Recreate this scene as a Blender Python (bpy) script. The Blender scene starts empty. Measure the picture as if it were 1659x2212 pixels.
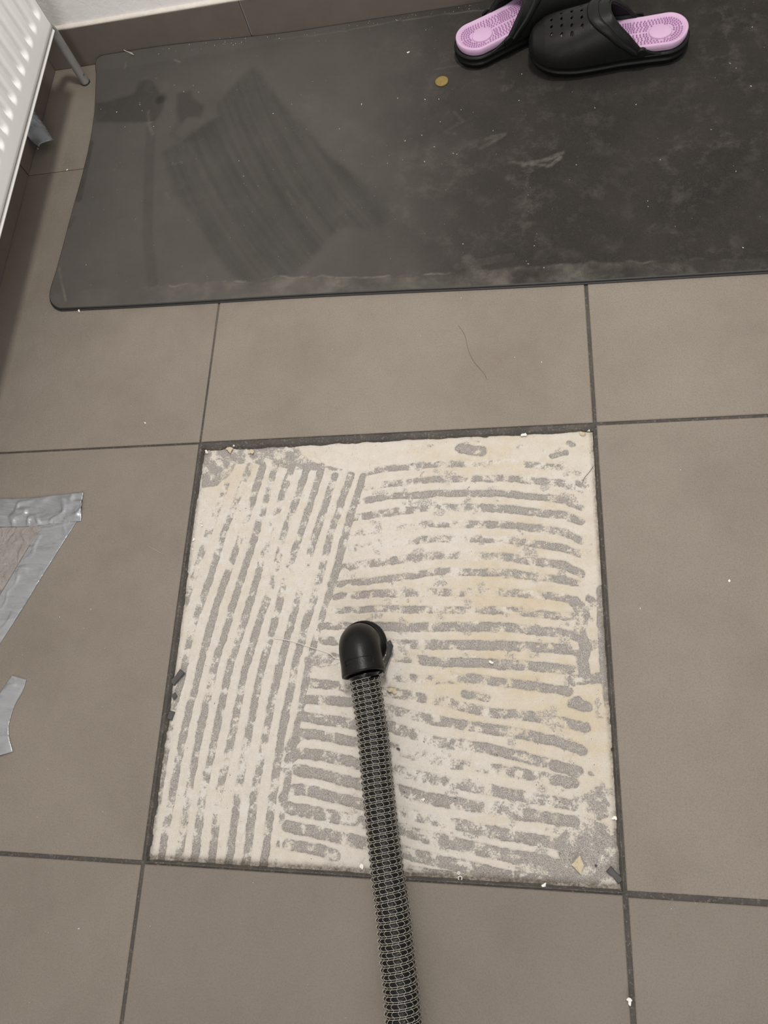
import bpy, bmesh, math, random
import numpy as np
from mathutils import Vector, Matrix

random.seed(7)
rng = np.random.default_rng(7)
C = bpy.context.scene.collection
scene = bpy.context.scene

# ------------------------------------------------------------------ camera
W, H = 1659.0, 2212.0
F = 1617.73
def rotv(r):
    r = np.array(r); t = np.linalg.norm(r); k = r / t
    K = np.array([[0, -k[2], k[1]], [k[2], 0, -k[0]], [-k[1], k[0], 0]])
    return np.eye(3) + np.sin(t) * K + (1 - np.cos(t)) * K @ K
R = rotv([2.77536450, 7.41496153e-3, -0.271391121])
CAM = np.array([0.838273444, 0.175442038, 1.65247486]) * 0.6
def at(u, v, z=0.0):
    """point of the real floor (or a level z above it) seen at a place of the photograph"""
    d = R.T @ np.array([(u - W / 2) / F, (v - H / 2) / F, 1.0])
    return CAM + d * (z - CAM[2]) / d[2]
cam_data = bpy.data.cameras.new('camera')
cam_data.sensor_fit = 'HORIZONTAL'; cam_data.sensor_width = 36.0
cam_data.lens = 36.0 * F / W
cam_data.clip_start = 0.01
cam = bpy.data.objects.new('camera', cam_data); C.objects.link(cam)
M = Matrix.Identity(4)
for i in range(3):
    M[i][0] = R[0][i]; M[i][1] = -R[1][i]; M[i][2] = -R[2][i]; M[i][3] = CAM[i]
cam.matrix_world = M
scene.camera = cam

# ------------------------------------------------------------------ light
scene.view_settings.view_transform = 'Standard'
scene.view_settings.look = 'None'
scene.view_settings.exposure = 0.0
scene.view_settings.gamma = 1.0
scene.view_settings.use_curve_mapping = False
world = bpy.data.worlds.new('room_light'); scene.world = world; world.use_nodes = True
bg = world.node_tree.nodes['Background']
bg.inputs[0].default_value = (0.99, 0.98, 0.965, 1); bg.inputs[1].default_value = 0.49
ld = bpy.data.lights.new('ceiling_lamp', 'AREA'); ld.shape = 'DISK'; ld.size = 0.30
ld.energy = 34; ld.color = (1.0, 0.955, 0.90)
lo = bpy.data.objects.new('ceiling_lamp', ld); C.objects.link(lo); lo.location = (0.60, 0.98, 2.40)
ld2 = bpy.data.lights.new('front_fill', 'AREA'); ld2.shape = 'RECTANGLE'; ld2.size = 1.1; ld2.size_y = 1.2  # unseen area light added in front to brighten the back wall
ld2.energy = 37; ld2.color = (1.0, 0.975, 0.95)
lo2 = bpy.data.objects.new('front_fill', ld2); C.objects.link(lo2); lo2.location = (0.9, -2.7, 1.55)
lo2.rotation_euler = (Vector((0.2, 1.3, 0.2)) - Vector(lo2.location)).to_track_quat('-Z', 'Y').to_euler()

# ------------------------------------------------------------------ helpers
EL = 1.38     # level of light on the floor: colours below are given as the eye sees them there
def lin(r, g, b, EL=EL):
    f = lambda c: (c / 255) / 12.92 if c / 255 <= 0.04045 else ((c / 255 + 0.055) / 1.055) ** 2.4
    return (f(r) / EL, f(g) / EL, f(b) / EL, 1.0)
class Mat:
    def __init__(s, name):
        s.m = bpy.data.materials.new(name); s.m.use_nodes = True
        s.t = s.m.node_tree; s.b = s.t.nodes['Principled BSDF']
    def n(s, typ, **kw):
        nd = s.t.nodes.new(typ)
        for k, v in kw.items(): setattr(nd, k, v)
        return nd
    def l(s, a, b): s.t.links.new(a, b)
    def coord(s):
        return s.n('ShaderNodeTexCoord').outputs['Object']
    def noise(s, scale, detail=4, rough=0.55, vec=None, dist=0.0):
        nd = s.n('ShaderNodeTexNoise'); nd.inputs['Scale'].default_value = scale
        nd.inputs['Detail'].default_value = detail; nd.inputs['Roughness'].default_value = rough
        nd.inputs['Distortion'].default_value = dist
        s.l(vec if vec is not None else s.coord(), nd.inputs['Vector'])
        return nd.outputs['Fac']
    def stretch(s, sc, rot=0.0):
        mp = s.n('ShaderNodeMapping'); mp.inputs['Scale'].default_value = sc
        mp.inputs['Rotation'].default_value = (0, 0, rot)
        s.l(s.coord(), mp.inputs['Vector']); return mp.outputs['Vector']
    def attr(s, name):
        return s.n('ShaderNodeAttribute', attribute_name=name).outputs['Fac']
    def ramp(s, fac, stops):
        r = s.n('ShaderNodeValToRGB'); e = r.color_ramp.elements
        while len(e) < len(stops): e.new(0.5)
        for i, (p, c) in enumerate(stops):
            e[i].position = p; e[i].color = c if not isinstance(c, (int, float)) else (c, c, c, 1)
        s.l(fac, r.inputs[0]); return r.outputs[0]
    def math(s, op, a, b=None, clamp=False):
        nd = s.n('ShaderNodeMath', operation=op); nd.use_clamp = clamp
        for i, x in enumerate((a, b)):
            if x is None: continue
            if isinstance(x, (int, float)): nd.inputs[i].default_value = x
            else: s.l(x, nd.inputs[i])
        return nd.outputs[0]
    def mix(s, fac, a, b, blend='MIX'):
        nd = s.n('ShaderNodeMix', data_type='RGBA', blend_type=blend)
        for sock, x in ((nd.inputs['Factor'], fac), (nd.inputs['A'], a), (nd.inputs['B'], b)):
            if isinstance(x, (int, float)): sock.default_value = x if sock.type == 'VALUE' else (x, x, x, 1)
            elif isinstance(x, tuple): sock.default_value = x
            else: s.l(x, sock)
        for o in nd.outputs:
            if o.type == 'RGBA': return o
    def color(s, c):
        if isinstance(c, tuple): s.b.inputs['Base Color'].default_value = c
        else: s.l(c, s.b.inputs['Base Color'])
    def set(s, **kw):
        for k, v in kw.items():
            sock = s.b.inputs[k.replace('_', ' ')]
            if isinstance(v, (int, float, tuple)): sock.default_value = v
            else: s.l(v, sock)
    def bump(s, h, dist=0.001, strength=1.0):
        nd = s.n('ShaderNodeBump'); nd.inputs['Distance'].default_value = dist
        nd.inputs['Strength'].default_value = strength
        s.l(h, nd.inputs['Height']); s.l(nd.outputs[0], s.b.inputs['Normal'])
def simple(name, c, rough=0.5, var=0.08, scale=60, metal=0.0, bump=0.0, spec=0.5):
    m = Mat(name); nz = m.noise(scale, 5)
    d = tuple(x * (1 - var) for x in c[:3]) + (1,); h = tuple(min(1, x * (1 + var)) for x in c[:3]) + (1,)
    m.color(m.ramp(nz, [(0.3, d), (0.7, h)])); m.set(Roughness=rough, Metallic=metal)
    m.b.inputs['Specular IOR Level'].default_value = spec
    if bump: m.bump(m.noise(scale * 6, 4), bump)
    return m.m

def link(name, me, mat=None, parent=None, smooth=False):
    o = bpy.data.objects.new(name, me); C.objects.link(o)
    if mat is not None:
        for m in (mat if isinstance(mat, (list, tuple)) else [mat]): me.materials.append(m)
    if parent is not None: o.parent = parent
    if smooth:
        me.polygons.foreach_set('use_smooth', [True] * len(me.polygons))
    return o
def mesh(name, V, Fc, mat=None, parent=None, smooth=False):
    me = bpy.data.meshes.new(name); me.from_pydata([tuple(map(float, v)) for v in V], [], Fc); me.update()
    return link(name, me, mat, parent, smooth)
def tag(o, label, cat=None, group=None, kind=None):
    o['label'] = label
    if cat: o['category'] = cat
    if group: o['group'] = group
    if kind: o['kind'] = kind
    return o
def struct(o): o['kind'] = 'structure'; return o
def empty(name, loc=(0, 0, 0), rz=0.0):
    o = bpy.data.objects.new(name, None); C.objects.link(o); o.location = loc
    o.rotation_euler = (0, 0, rz); o.empty_display_size = 0.02; return o
def box(V, Fc, x0, x1, y0, y1, z0, z1):
    b = len(V)
    V += [(x0, y0, z0), (x1, y0, z0), (x1, y1, z0), (x0, y1, z0), (x0, y0, z1), (x1, y0, z1), (x1, y1, z1), (x0, y1, z1)]
    Fc += [[b + i for i in f] for f in ((3, 2, 1, 0), (4, 5, 6, 7), (0, 1, 5, 4), (1, 2, 6, 5), (2, 3, 7, 6), (3, 0, 4, 7))]
def grid_faces(nu, nv, closed_u=False, off=0):
    Fc = []
    for i in range(nu if closed_u else nu - 1):
        for j in range(nv - 1):
            a = i * nv + j; b = ((i + 1) % nu) * nv + j
            Fc.append((off + a, off + b, off + b + 1, off + a + 1))
    return Fc
def tube(V, Fc, pts, r, n=10, cap=True, up=Vector((0, 0, 1))):
    pts = [Vector(p) for p in pts]; base = len(V); m = len(pts)
    for i, p in enumerate(pts):
        t = (pts[min(i + 1, m - 1)] - pts[max(i - 1, 0)]).normalized()
        a = t.cross(up)
        if a.length < 1e-4: a = t.cross(Vector((0, 1, 0)))
        a.normalize(); b = a.cross(t)
        rr = r[i] if isinstance(r, (list, tuple)) else r
        for k in range(n):
            an = 2 * math.pi * k / n
            V.append(tuple(p + a * (math.cos(an) * rr) + b * (math.sin(an) * rr)))
    for i in range(m - 1):
        for k in range(n):
            k2 = (k + 1) % n
            Fc.append((base + i * n + k, base + i * n + k2, base + (i + 1) * n + k2, base + (i + 1) * n + k))
    if cap:
        Fc.append(tuple(base + k for k in range(n))[::-1]); Fc.append(tuple(base + (m - 1) * n + k for k in range(n)))
def catmull(P, n):
    P = [np.array(p, float) for p in P]; P = [2 * P[0] - P[1]] + P + [2 * P[-1] - P[-2]]
    out = []
    for i in range(1, len(P) - 2):
        for k in range(n):
            t = k / n; a, b, c, d = P[i - 1:i + 3]
            out.append(0.5 * (2 * b + (c - a) * t + (2 * a - 5 * b + 4 * c - d) * t * t + (-a + 3 * b - 3 * c + d) * t ** 3))
    out.append(P[-2]); return out
def add_attr(o, name, vals):
    a = o.data.attributes.new(name, 'FLOAT', 'POINT'); a.data.foreach_set('value', np.asarray(vals, dtype=np.float32))
def vnoise(x, y, seed=0):
    def h(i, j):
        n = np.sin(i * 127.1 + j * 311.7 + seed * 74.7) * 43758.5453; return n - np.floor(n)
    i = np.floor(x); j = np.floor(y); fx = x - i; fy = y - j
    fx = fx * fx * (3 - 2 * fx); fy = fy * fy * (3 - 2 * fy)
    return (h(i, j) * (1 - fx) + h(i + 1, j) * fx) * (1 - fy) + (h(i, j + 1) * (1 - fx) + h(i + 1, j + 1) * fx) * fy
def fbm(x, y, seed=0, oct=4):
    s = 0; a = 0.5; t = 0
    for o in range(oct): s = s + a * vnoise(x * 2 ** o, y * 2 ** o, seed + o); t += a; a *= 0.55
    return s / t
def seg_dist(X, Y, P):
    """distance to a polyline P and the parameter of the nearest place along it"""
    D = np.full(X.shape, 1e9); T = np.zeros(X.shape)
    for i in range(len(P) - 1):
        ax, ay = P[i]; bx, by = P[i + 1]; dx, dy = bx - ax, by - ay; L = dx * dx + dy * dy + 1e-12
        t = np.clip(((X - ax) * dx + (Y - ay) * dy) / L, 0, 1)
        d = np.hypot(X - ax - t * dx, Y - ay - t * dy); k = d < D
        D = np.where(k, d, D); T = np.where(k, i + t, T)
    return D, T
def poly_sd(X, Y, P):
    """signed distance to a closed polygon, positive inside"""
    D, _ = seg_dist(X, Y, list(P) + [P[0]]); ins = np.zeros(X.shape, bool)
    n = len(P)
    for i in range(n):
        x1, y1 = P[i]; x2, y2 = P[(i + 1) % n]
        c = ((y1 > Y) != (y2 > Y)) & (X < (x2 - x1) * (Y - y1) / ((y2 - y1) + 1e-12) + x1)
        ins ^= c
    return np.where(ins, D, -D)
def sm(x): x = np.clip(x, 0, 1); return x * x * (3 - 2 * x)

# ------------------------------------------------------------------ materials of the room
def tile_material():
    m = Mat('stoneware_tile')
    n1 = m.noise(5, 5, 0.6); n2 = m.noise(34, 6, 0.6); n3 = m.noise(900, 2)
    base = m.ramp(n1, [(0.28, lin(127, 116, 104)), (0.5, lin(141, 132, 119)), (0.74, lin(153, 143, 131))])
    base = m.mix(m.ramp(n2, [(0.4, 0.0), (0.75, 0.3)]), base, lin(157, 148, 138))
    base = m.mix(m.ramp(n3, [(0.35, 0.0), (0.7, 0.42)]), base, lin(172, 164, 153))
    base = m.mix(m.ramp(m.noise(420, 3, .7), [(0.35, 0.3), (0.55, 0.0)]), base, lin(112, 102, 92))
    st = m.noise(260, 4, 0.7)
    base = m.mix(m.ramp(st, [(0.66, 0.0), (0.72, 0.25)]), base, lin(120, 110, 99))
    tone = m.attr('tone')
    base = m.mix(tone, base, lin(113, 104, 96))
    m.color(base); m.set(Roughness=m.ramp(n2, [(0.3, 0.5), (0.7, 0.62)]))
    m.b.inputs['Specular IOR Level'].default_value = 0.35
    m.bump(m.math('ADD', m.noise(420, 4, 0.6), m.math('MULTIPLY', m.noise(140, 3), 0.8)), 0.0008)
    return m.m
def grout_material():
    m = Mat('dark_grout')
    n1 = m.noise(28, 5, 0.65); n2 = m.noise(300, 5, 0.7); n3 = m.noise(1400, 2)
    c = m.ramp(n1, [(0.3, lin(66, 62, 59)), (0.55, lin(82, 77, 72)), (0.75, lin(104, 97, 89))])
    c = m.mix(m.ramp(n2, [(0.55, 0.0), (0.66, 0.7)]), c, lin(150, 140, 126))
    c = m.mix(m.ramp(n3, [(0.5, 0.0), (0.9, 0.3)]), c, lin(140, 132, 122))
    c = m.mix(m.attr('tone'), c, lin(124, 114, 104))
    m.color(c); m.set(Roughness=0.75); m.bump(n2, 0.0009); return m.m
M_tile = tile_material(); M_grout = grout_material()
M_skirt = simple('skirting_tile', lin(124, 113, 106), 0.5, 0.07, 22, bump=0.0002, spec=0.35)
def plaster_material():
    m = Mat('white_plaster')
    n1 = m.noise(12, 4); n2 = m.noise(90, 5, 0.6, dist=0.6)
    c = m.ramp(n1, [(0.3, lin(245, 241, 239, 1)), (0.7, lin(248, 246, 244, 1))])
    c = m.mix(m.ramp(n2, [(0.70, 0.0), (0.78, 0.25)]), c, lin(150, 145, 142))
    m.color(c); m.set(Roughness=0.8); m.bump(m.math('ADD', n2, m.noise(30, 4)), 0.0009); return m.m
M_plaster = plaster_material()
M_caulk = simple('caulk', lin(226, 219, 209, 1.1), 0.7, 0.06, 60, bump=0.0008)

# ------------------------------------------------------------------ floor with its tiles and joints
XL, YB = -0.437, 1.478          # faces of the skirting on the left and back walls
G = 0.0024
def build_floor():
    V, Fc, mi, tone = [], [], [], []
    bm = bmesh.new()
    tl = bm.verts.layers.float.new('tone')
    def quad(pts, mat, tn):
        vs = [bm.verts.new(p) for p in pts]
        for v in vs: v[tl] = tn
        f = bm.faces.new(vs); f.material_index = mat
        return f
    def slab(x0, x1, y0, y1, tn):
        e = 0.0011
        o = [(x0, y0), (x1, y0), (x1, y1), (x0, y1)]
        i = [(x0 + e, y0 + e), (x1 - e, y0 + e), (x1 - e, y1 - e), (x0 + e, y1 - e)]
        quad([(x, y, 0.0) for x, y in i], 0, tn)
        for k in range(4):
            k2 = (k + 1) % 4
            quad([(*o[k], -0.0008), (*o[k2], -0.0008), (*i[k2], 0.0), (*i[k], 0.0)], 0, tn)
            quad([(*o[k], -0.0115), (*o[k2], -0.0115), (*o[k2], -0.0008), (*o[k], -0.0008)], 0, tn)
    def gx(k, row): return {(0, 1): .0016, (1, 1): .0027, (0, -1): .0026, (1, -1): .0031, (0, 0): .0022, (1, 0): .0024}.get((k, row), G)
    def gy(k, col): return {(1, -1): .0018, (1, 1): .0026, (0, -1): .0028, (0, 1): .0036, (1, 0): .0024, (0, 0): .0018, (2, -1): .0006}.get((k, col), G)
    tn = {(-1, -1): .25, (0, -1): .42, (1, -1): .30, (-1, 0): .17, (1, 0): .03, (-1, 1): .10, (0, 1): .0, (1, 1): .0, (-1, 2): .0}  # front row toned darker: weaker light there is put into the colour
    for ix in range(-1, 3):
        for iy in range(-2, 3):
            if (ix, iy) == (0, 0): continue
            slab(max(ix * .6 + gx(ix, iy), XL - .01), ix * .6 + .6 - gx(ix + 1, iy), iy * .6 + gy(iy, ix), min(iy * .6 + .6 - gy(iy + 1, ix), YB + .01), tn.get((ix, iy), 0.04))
    # joints: strips a little below the tile faces, with a wavy surface
    def strip(a, b, horiz, c, lo=-.0040, hi=.0040):
        n = max(2, int((b - a) / 0.006)); rows = []
        for k in range(n + 1):
            t = a + (b - a) * k / n
            row = []
            for w, z in ((lo, -.0014), (max(lo, -G) * .4, -.0019), (min(hi, G) * .4, -.0019), (hi, -.0014)):
                zz = z - 0.0009 * float(fbm(np.array(t * 60.), np.array(c * 9. + w * 300)))
                p = (t, c + w, zz) if horiz else (c + w, t, zz)
                v = bm.verts.new(p); v[tl] = 1.0 if (horiz and c > 1) else max(0.0, min(1.0, (.9 - .0) * (t - .72) / .2)) if (not horiz and c == 0 and t > .6) else 0.0; row.append(v)
            rows.append(row)
        for k in range(n):
            for j in range(3):
                f = bm.faces.new((rows[k][j], rows[k + 1][j], rows[k + 1][j + 1], rows[k][j + 1])); f.material_index = 1; f.smooth = True
    for iy in range(-1, 3):
        for s0, s1 in ((XL, 0), (0, .6), (.6, 1.8)):
            pit = s0 == 0 and iy in (0, 1)
            strip(s0, s1, True, iy * .6, -.0040 if not (pit and iy == 1) else -.0008, .0040 if not (pit and iy == 0) else .0004)
    for ix in range(0, 3):
        for s0, s1 in ((-1.2, 0), (0, .6), (.6, 1.2), (1.2, YB)):
            pit = s0 == 0 and ix in (0, 1)
            strip(s0, s1, False, ix * .6, -.0040 if not (pit and ix == 1) else -.0002, .0040 if not (pit and ix == 0) else .0010)
    # broken joint mortar still clinging to the four edges of the pit
    def ledge(p0, d, nrm, L, wid, seed, cut=0.0):
        n = 260; rows = []
        for k in range(n + 1):
            s = L * k / n
            j = float(fbm(np.array(s * 45), np.array(seed * 3.3), seed)); j2 = float(fbm(np.array(s * 150), np.array(seed * 1.3), seed + 5))
            gone = 1.0 if float(fbm(np.array(s * 9), np.array(seed * 7.7), seed + 9)) > cut else 0.3
            w1 = wid * (0.35 + 0.9 * j) * gone; w2 = w1 + 0.0015 + 0.0015 * j2
            prof = ((-.0004, -.0010), (0.0012 + .3 * w1, -.0014 - .001 * j2), (w1 + .0012, -.0026 - .003 * j), (w2 + .0008, -.0065 - .002 * j2), (w2 + .0016, -.0125))
            rows.append([bm.verts.new((p0[0] + d[0] * s + nrm[0] * (a + .0006), p0[1] + d[1] * s + nrm[1] * (a + .0006), z)) for a, z in prof])
        for k in range(n):
            for j in range(4):
                f = bm.faces.new((rows[k][j], rows[k + 1][j], rows[k + 1][j + 1], rows[k][j + 1])); f.material_index = 1
    ledge((0, .6), (1, 0), (0, -1), .6, .0066, 1)
    ledge((0, 0), (0, 1), (1, 0), .6, .0026, 2, .45)
    ledge((.6, 0), (0, 1), (-1, 0), .6, .0006, 3, .5)
    ledge((0, 0), (1, 0), (0, 1), .6, .0004, 4, .45)
    me = bpy.data.meshes.new('floor'); bm.normal_update(); bmesh.ops.recalc_face_normals(bm, faces=[f for f in bm.faces if f.material_index == 0])
    for f in bm.faces:
        if f.material_index == 1 and f.normal.z < 0: f.normal_flip()
        if f.material_index == 0 and abs(f.normal.z) > .5 and f.normal.z < 0: f.normal_flip()
    bm.to_mesh(me); bm.free()
    return struct(link('floor', me, [M_tile, M_grout]))
floor = build_floor()

# ------------------------------------------------------------------ the pit left by the lifted tile: combed adhesive on screed
DARK_LEFT_Y = [1050, 1150, 1250, 1350, 1450, 1600, 1720, 1840]
DARK_LEFT = [   # x of each bare stripe at the rows above, and how bare it is there
    ([778, 747, 722, 689, 666, 636, 615, 600], [.9, .85, .9, .8, .8, .8, .85, .5], [1, 1, 1, .8, .9, .8, .9, .35]),
    ([750, 716, 691, 660, 636, 607, 589, 574], [.95, .9, .55, .95, .95, .95, .8, 1], None),
    ([716, 684, 655, 628, 601, 572, 549, 535], [.75, .9, .15, .9, .9, .7, .9, .85], None),
    ([682, 651, 617, 591, 565, 534, 513, 498], [.95, .8, .5, .95, .95, .7, .45, 1], None),
    ([650, 615, 590, 558, 530, 499, 472, 461], [.8, .75, .4, 1, 1, .75, .3, 1], None),
    ([617, 583, 556, 524, 495, 463, 438, 424], [.75, .3, .95, 1, .95, .95, .35, 1], None),
    ([583, 554, 522, 491, 461, 429, 407, 390], [.5, .85, .95, .95, .75, .95, .6, .9], None),
    ([555, 523, 488, 456, 430, 394, 372, 351], [.95, .3, .95, .95, .95, .9, .5, .9], None),
    ([523, 484, 455, 418, 396, 361, 342, 326], [.7, .6, .95, .6, .9, .7, .6, .3], None),
    ([489, 452, 418, 385], [.45, .35, .7, .3], None)]
def bed_strokes():
    S = []   # list of (points [(u, v)], half widths px, strengths)
    for xs, st, wf in DARK_LEFT:
        ys = DARK_LEFT_Y[:len(xs)]; pts = list(zip(xs, ys)); st = list(st)
        w = [8.2 + .5 * math.sin(i * 2.1 + xs[0]) for i in range(len(xs))]
        if wf: w = [a * b for a, b in zip(w, wf)]
        if len(xs) == 8 and xs[0] > 500:
            dx = (xs[0] - xs[1]) / 100.; pts = [(xs[0] + dx * (22 if xs[0] > 700 else 42), 1050 - (22 if xs[0] > 700 else 42))] + pts; st = [st[0]] + st; w = [w[0]] + w
        if len(xs) == 8:
            pts.append((xs[-1] - 3, 1866)); st.append(st[-1]); w.append(w[-1])
        S.append((pts, w, st))
    RX = [820, 940, 1100, 1220, 1256]
    rows = [ # start x,y ; y at RX ; strengths
        ((786, 1024), [1015, 1004, 1000, 1012, 1022], [.6, .8, .25, .8, .6], 7.5),
        ((772, 1056), [1049, 1035, 1034, 1046, 1060], [.45, .8, .75, .85, .3], 8),
        ((765, 1086), [1076, 1066, 1067, 1080, 1098], [.85, .9, .95, .9, .6], 8),
        ((758, 1120), [1110, 1096, 1100, 1114, 1128], [.8, .55, .95, 1, .9], 9),
        ((754, 1152), [1146, 1132, 1134, 1150, 1170], [.35, .6, .8, .95, .8], 8.5),
        ((746, 1186), [1178, 1164, 1167, 1184, 1200], [.45, .55, .6, .85, .4], 8),
        ((738, 1226), [1214, 1200, 1205, 1222, 1240], [.75, .5, .45, 1, .95], 9),
        ((714, 1263), [1253, 1236, 1239, 1254, 1262], [.9, .7, .85, 1, .4], 8),
        ((724, 1289), [1282, 1280, 1281, 1292, 1306], [.9, .5, .55, .9, .9], 8.5),
        ((722, 1321), [1315, 1318, 1320, 1332, 1330], [.75, .75, .5, .75, .8], 8),
        ((694, 1353), [1356, 1354, 1356, 1368, 1380], [.8, .95, .8, 1, .9], 9.5),
        ((694, 1384), [1392, 1392, 1396, 1403, 1410], [.75, .85, 1, 1, .6], 10)]
    for s0, ys, st, hw in rows:
        pts = [s0] + list(zip(RX, ys)); S.append((pts, [hw * .8] + [hw] * 4 + [hw * .8], [st[0]] + st))
    rows2 = [
        ([(838, 1418), (930, 1429), (1100, 1436), (1240, 1449)], [.5, .9, 1, .95], 9.5),
        ([(672, 1430), (722, 1424)], [.9, .6], 13),
        ([(662, 1474), (755, 1485), (857, 1498), (968, 1518), (1049, 1540), (1151, 1549), (1265, 1572)], [.95, .6, .8, .5, .6, .9, .95], 9.5),
        ([(836, 1462), (930, 1469), (1022, 1466), (1110, 1478), (1228, 1494)], [.5, .6, .6, .9, .95], 9),
        ([(1002, 1500), (1053, 1508)], [.9, .8], 8), ([(1236, 1520), (1262, 1530)], [.95, .95], 9),
        ([(655, 1509), (762, 1517), (837, 1532), (928, 1555), (1016, 1569), (1124, 1586), (1200, 1600), (1259, 1623)], [.95, .9, .7, .75, .8, .75, .9, .95], 9.5),
        ([(652, 1548), (766, 1563), (840, 1569), (945, 1603), (1056, 1618), (1170, 1645), (1250, 1668)], [1, .9, .8, .5, .9, 1, 1], 10.5),
        ([(626, 1617), (634, 1600), (652, 1584), (700, 1590), (771, 1603), (840, 1615), (930, 1644), (1100, 1667), (1240, 1692)], [.8, .9, 1, 1, 1, .6, .45, .65, .9], 10),
        ([(616, 1657), (626, 1640), (640, 1626), (700, 1633), (776, 1650), (850, 1662), (930, 1682), (1100, 1716), (1240, 1740)], [.6, .9, 1, 1, 1, .5, .6, .65, .95], 10.5),
        ([(641, 1662), (700, 1675), (779, 1694), (860, 1705), (930, 1725), (1100, 1757), (1240, 1776)], [1, 1, 1, .6, .85, .75, .9], 10.5),
        ([(612, 1724), (622, 1706), (650, 1704), (700, 1717), (786, 1738), (860, 1752), (930, 1768), (1100, 1805), (1220, 1826)], [.8, .95, 1, 1, .9, .7, .6, .85, 1], 10.5),
        ([(624, 1744), (700, 1761), (789, 1777), (860, 1790), (930, 1810), (1100, 1848), (1220, 1872)], [.95, .9, .6, .5, .6, 1, 1], 11.5),
        ([(622, 1784), (700, 1803), (793, 1824), (860, 1838), (930, 1856), (1100, 1893), (1180, 1904)], [.95, .85, .7, .7, .9, 1, 1], 11.5),
        ([(622, 1824), (690, 1838), (725, 1850)], [.9, .95, .6], 10),
        ([(860, 1876), (930, 1888), (1000, 1898)], [.6, .7, .7], 9),
        ([(1240, 1300), (1262, 1330), (1252, 1362), (1266, 1398), (1258, 1430), (1262, 1452)], [.9, 1, .8, 1, 1, .9], 11),
        ([(1236, 1470), (1312, 1462)], [.9, .9], 10),
        ([(1300, 1275), (1303, 1350), (1310, 1450), (1318, 1520)], [.8, .9, .95, .6], 11),
        ([(995, 969), (1040, 976)], [.8, .6], 12), ([(1228, 957), (1238, 962)], [.8, .8], 6), ([(1192, 986), (1222, 978)], [.8, .7], 6),
        ([(905, 1004), (1010, 1000)], [.7, .2], 7), ([(1248, 1045), (1262, 1052)], [.9, .8], 6),
        ([(1246, 1195), (1262, 1200)], [.6, .5], 8), ([(1272, 1292), (1280, 1298)], [.8, .8], 7),
        ([(1246, 1516), (1268, 1528)], [.9, .9], 10), ([(1275, 1672), (1278, 1674)], [.9, .9], 4),
        ([(500, 968), (636, 960)], [.6, .6], 9)]
    for pts, st, hw in rows2: S.append((pts, [hw] * len(pts), st))
    return S
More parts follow.
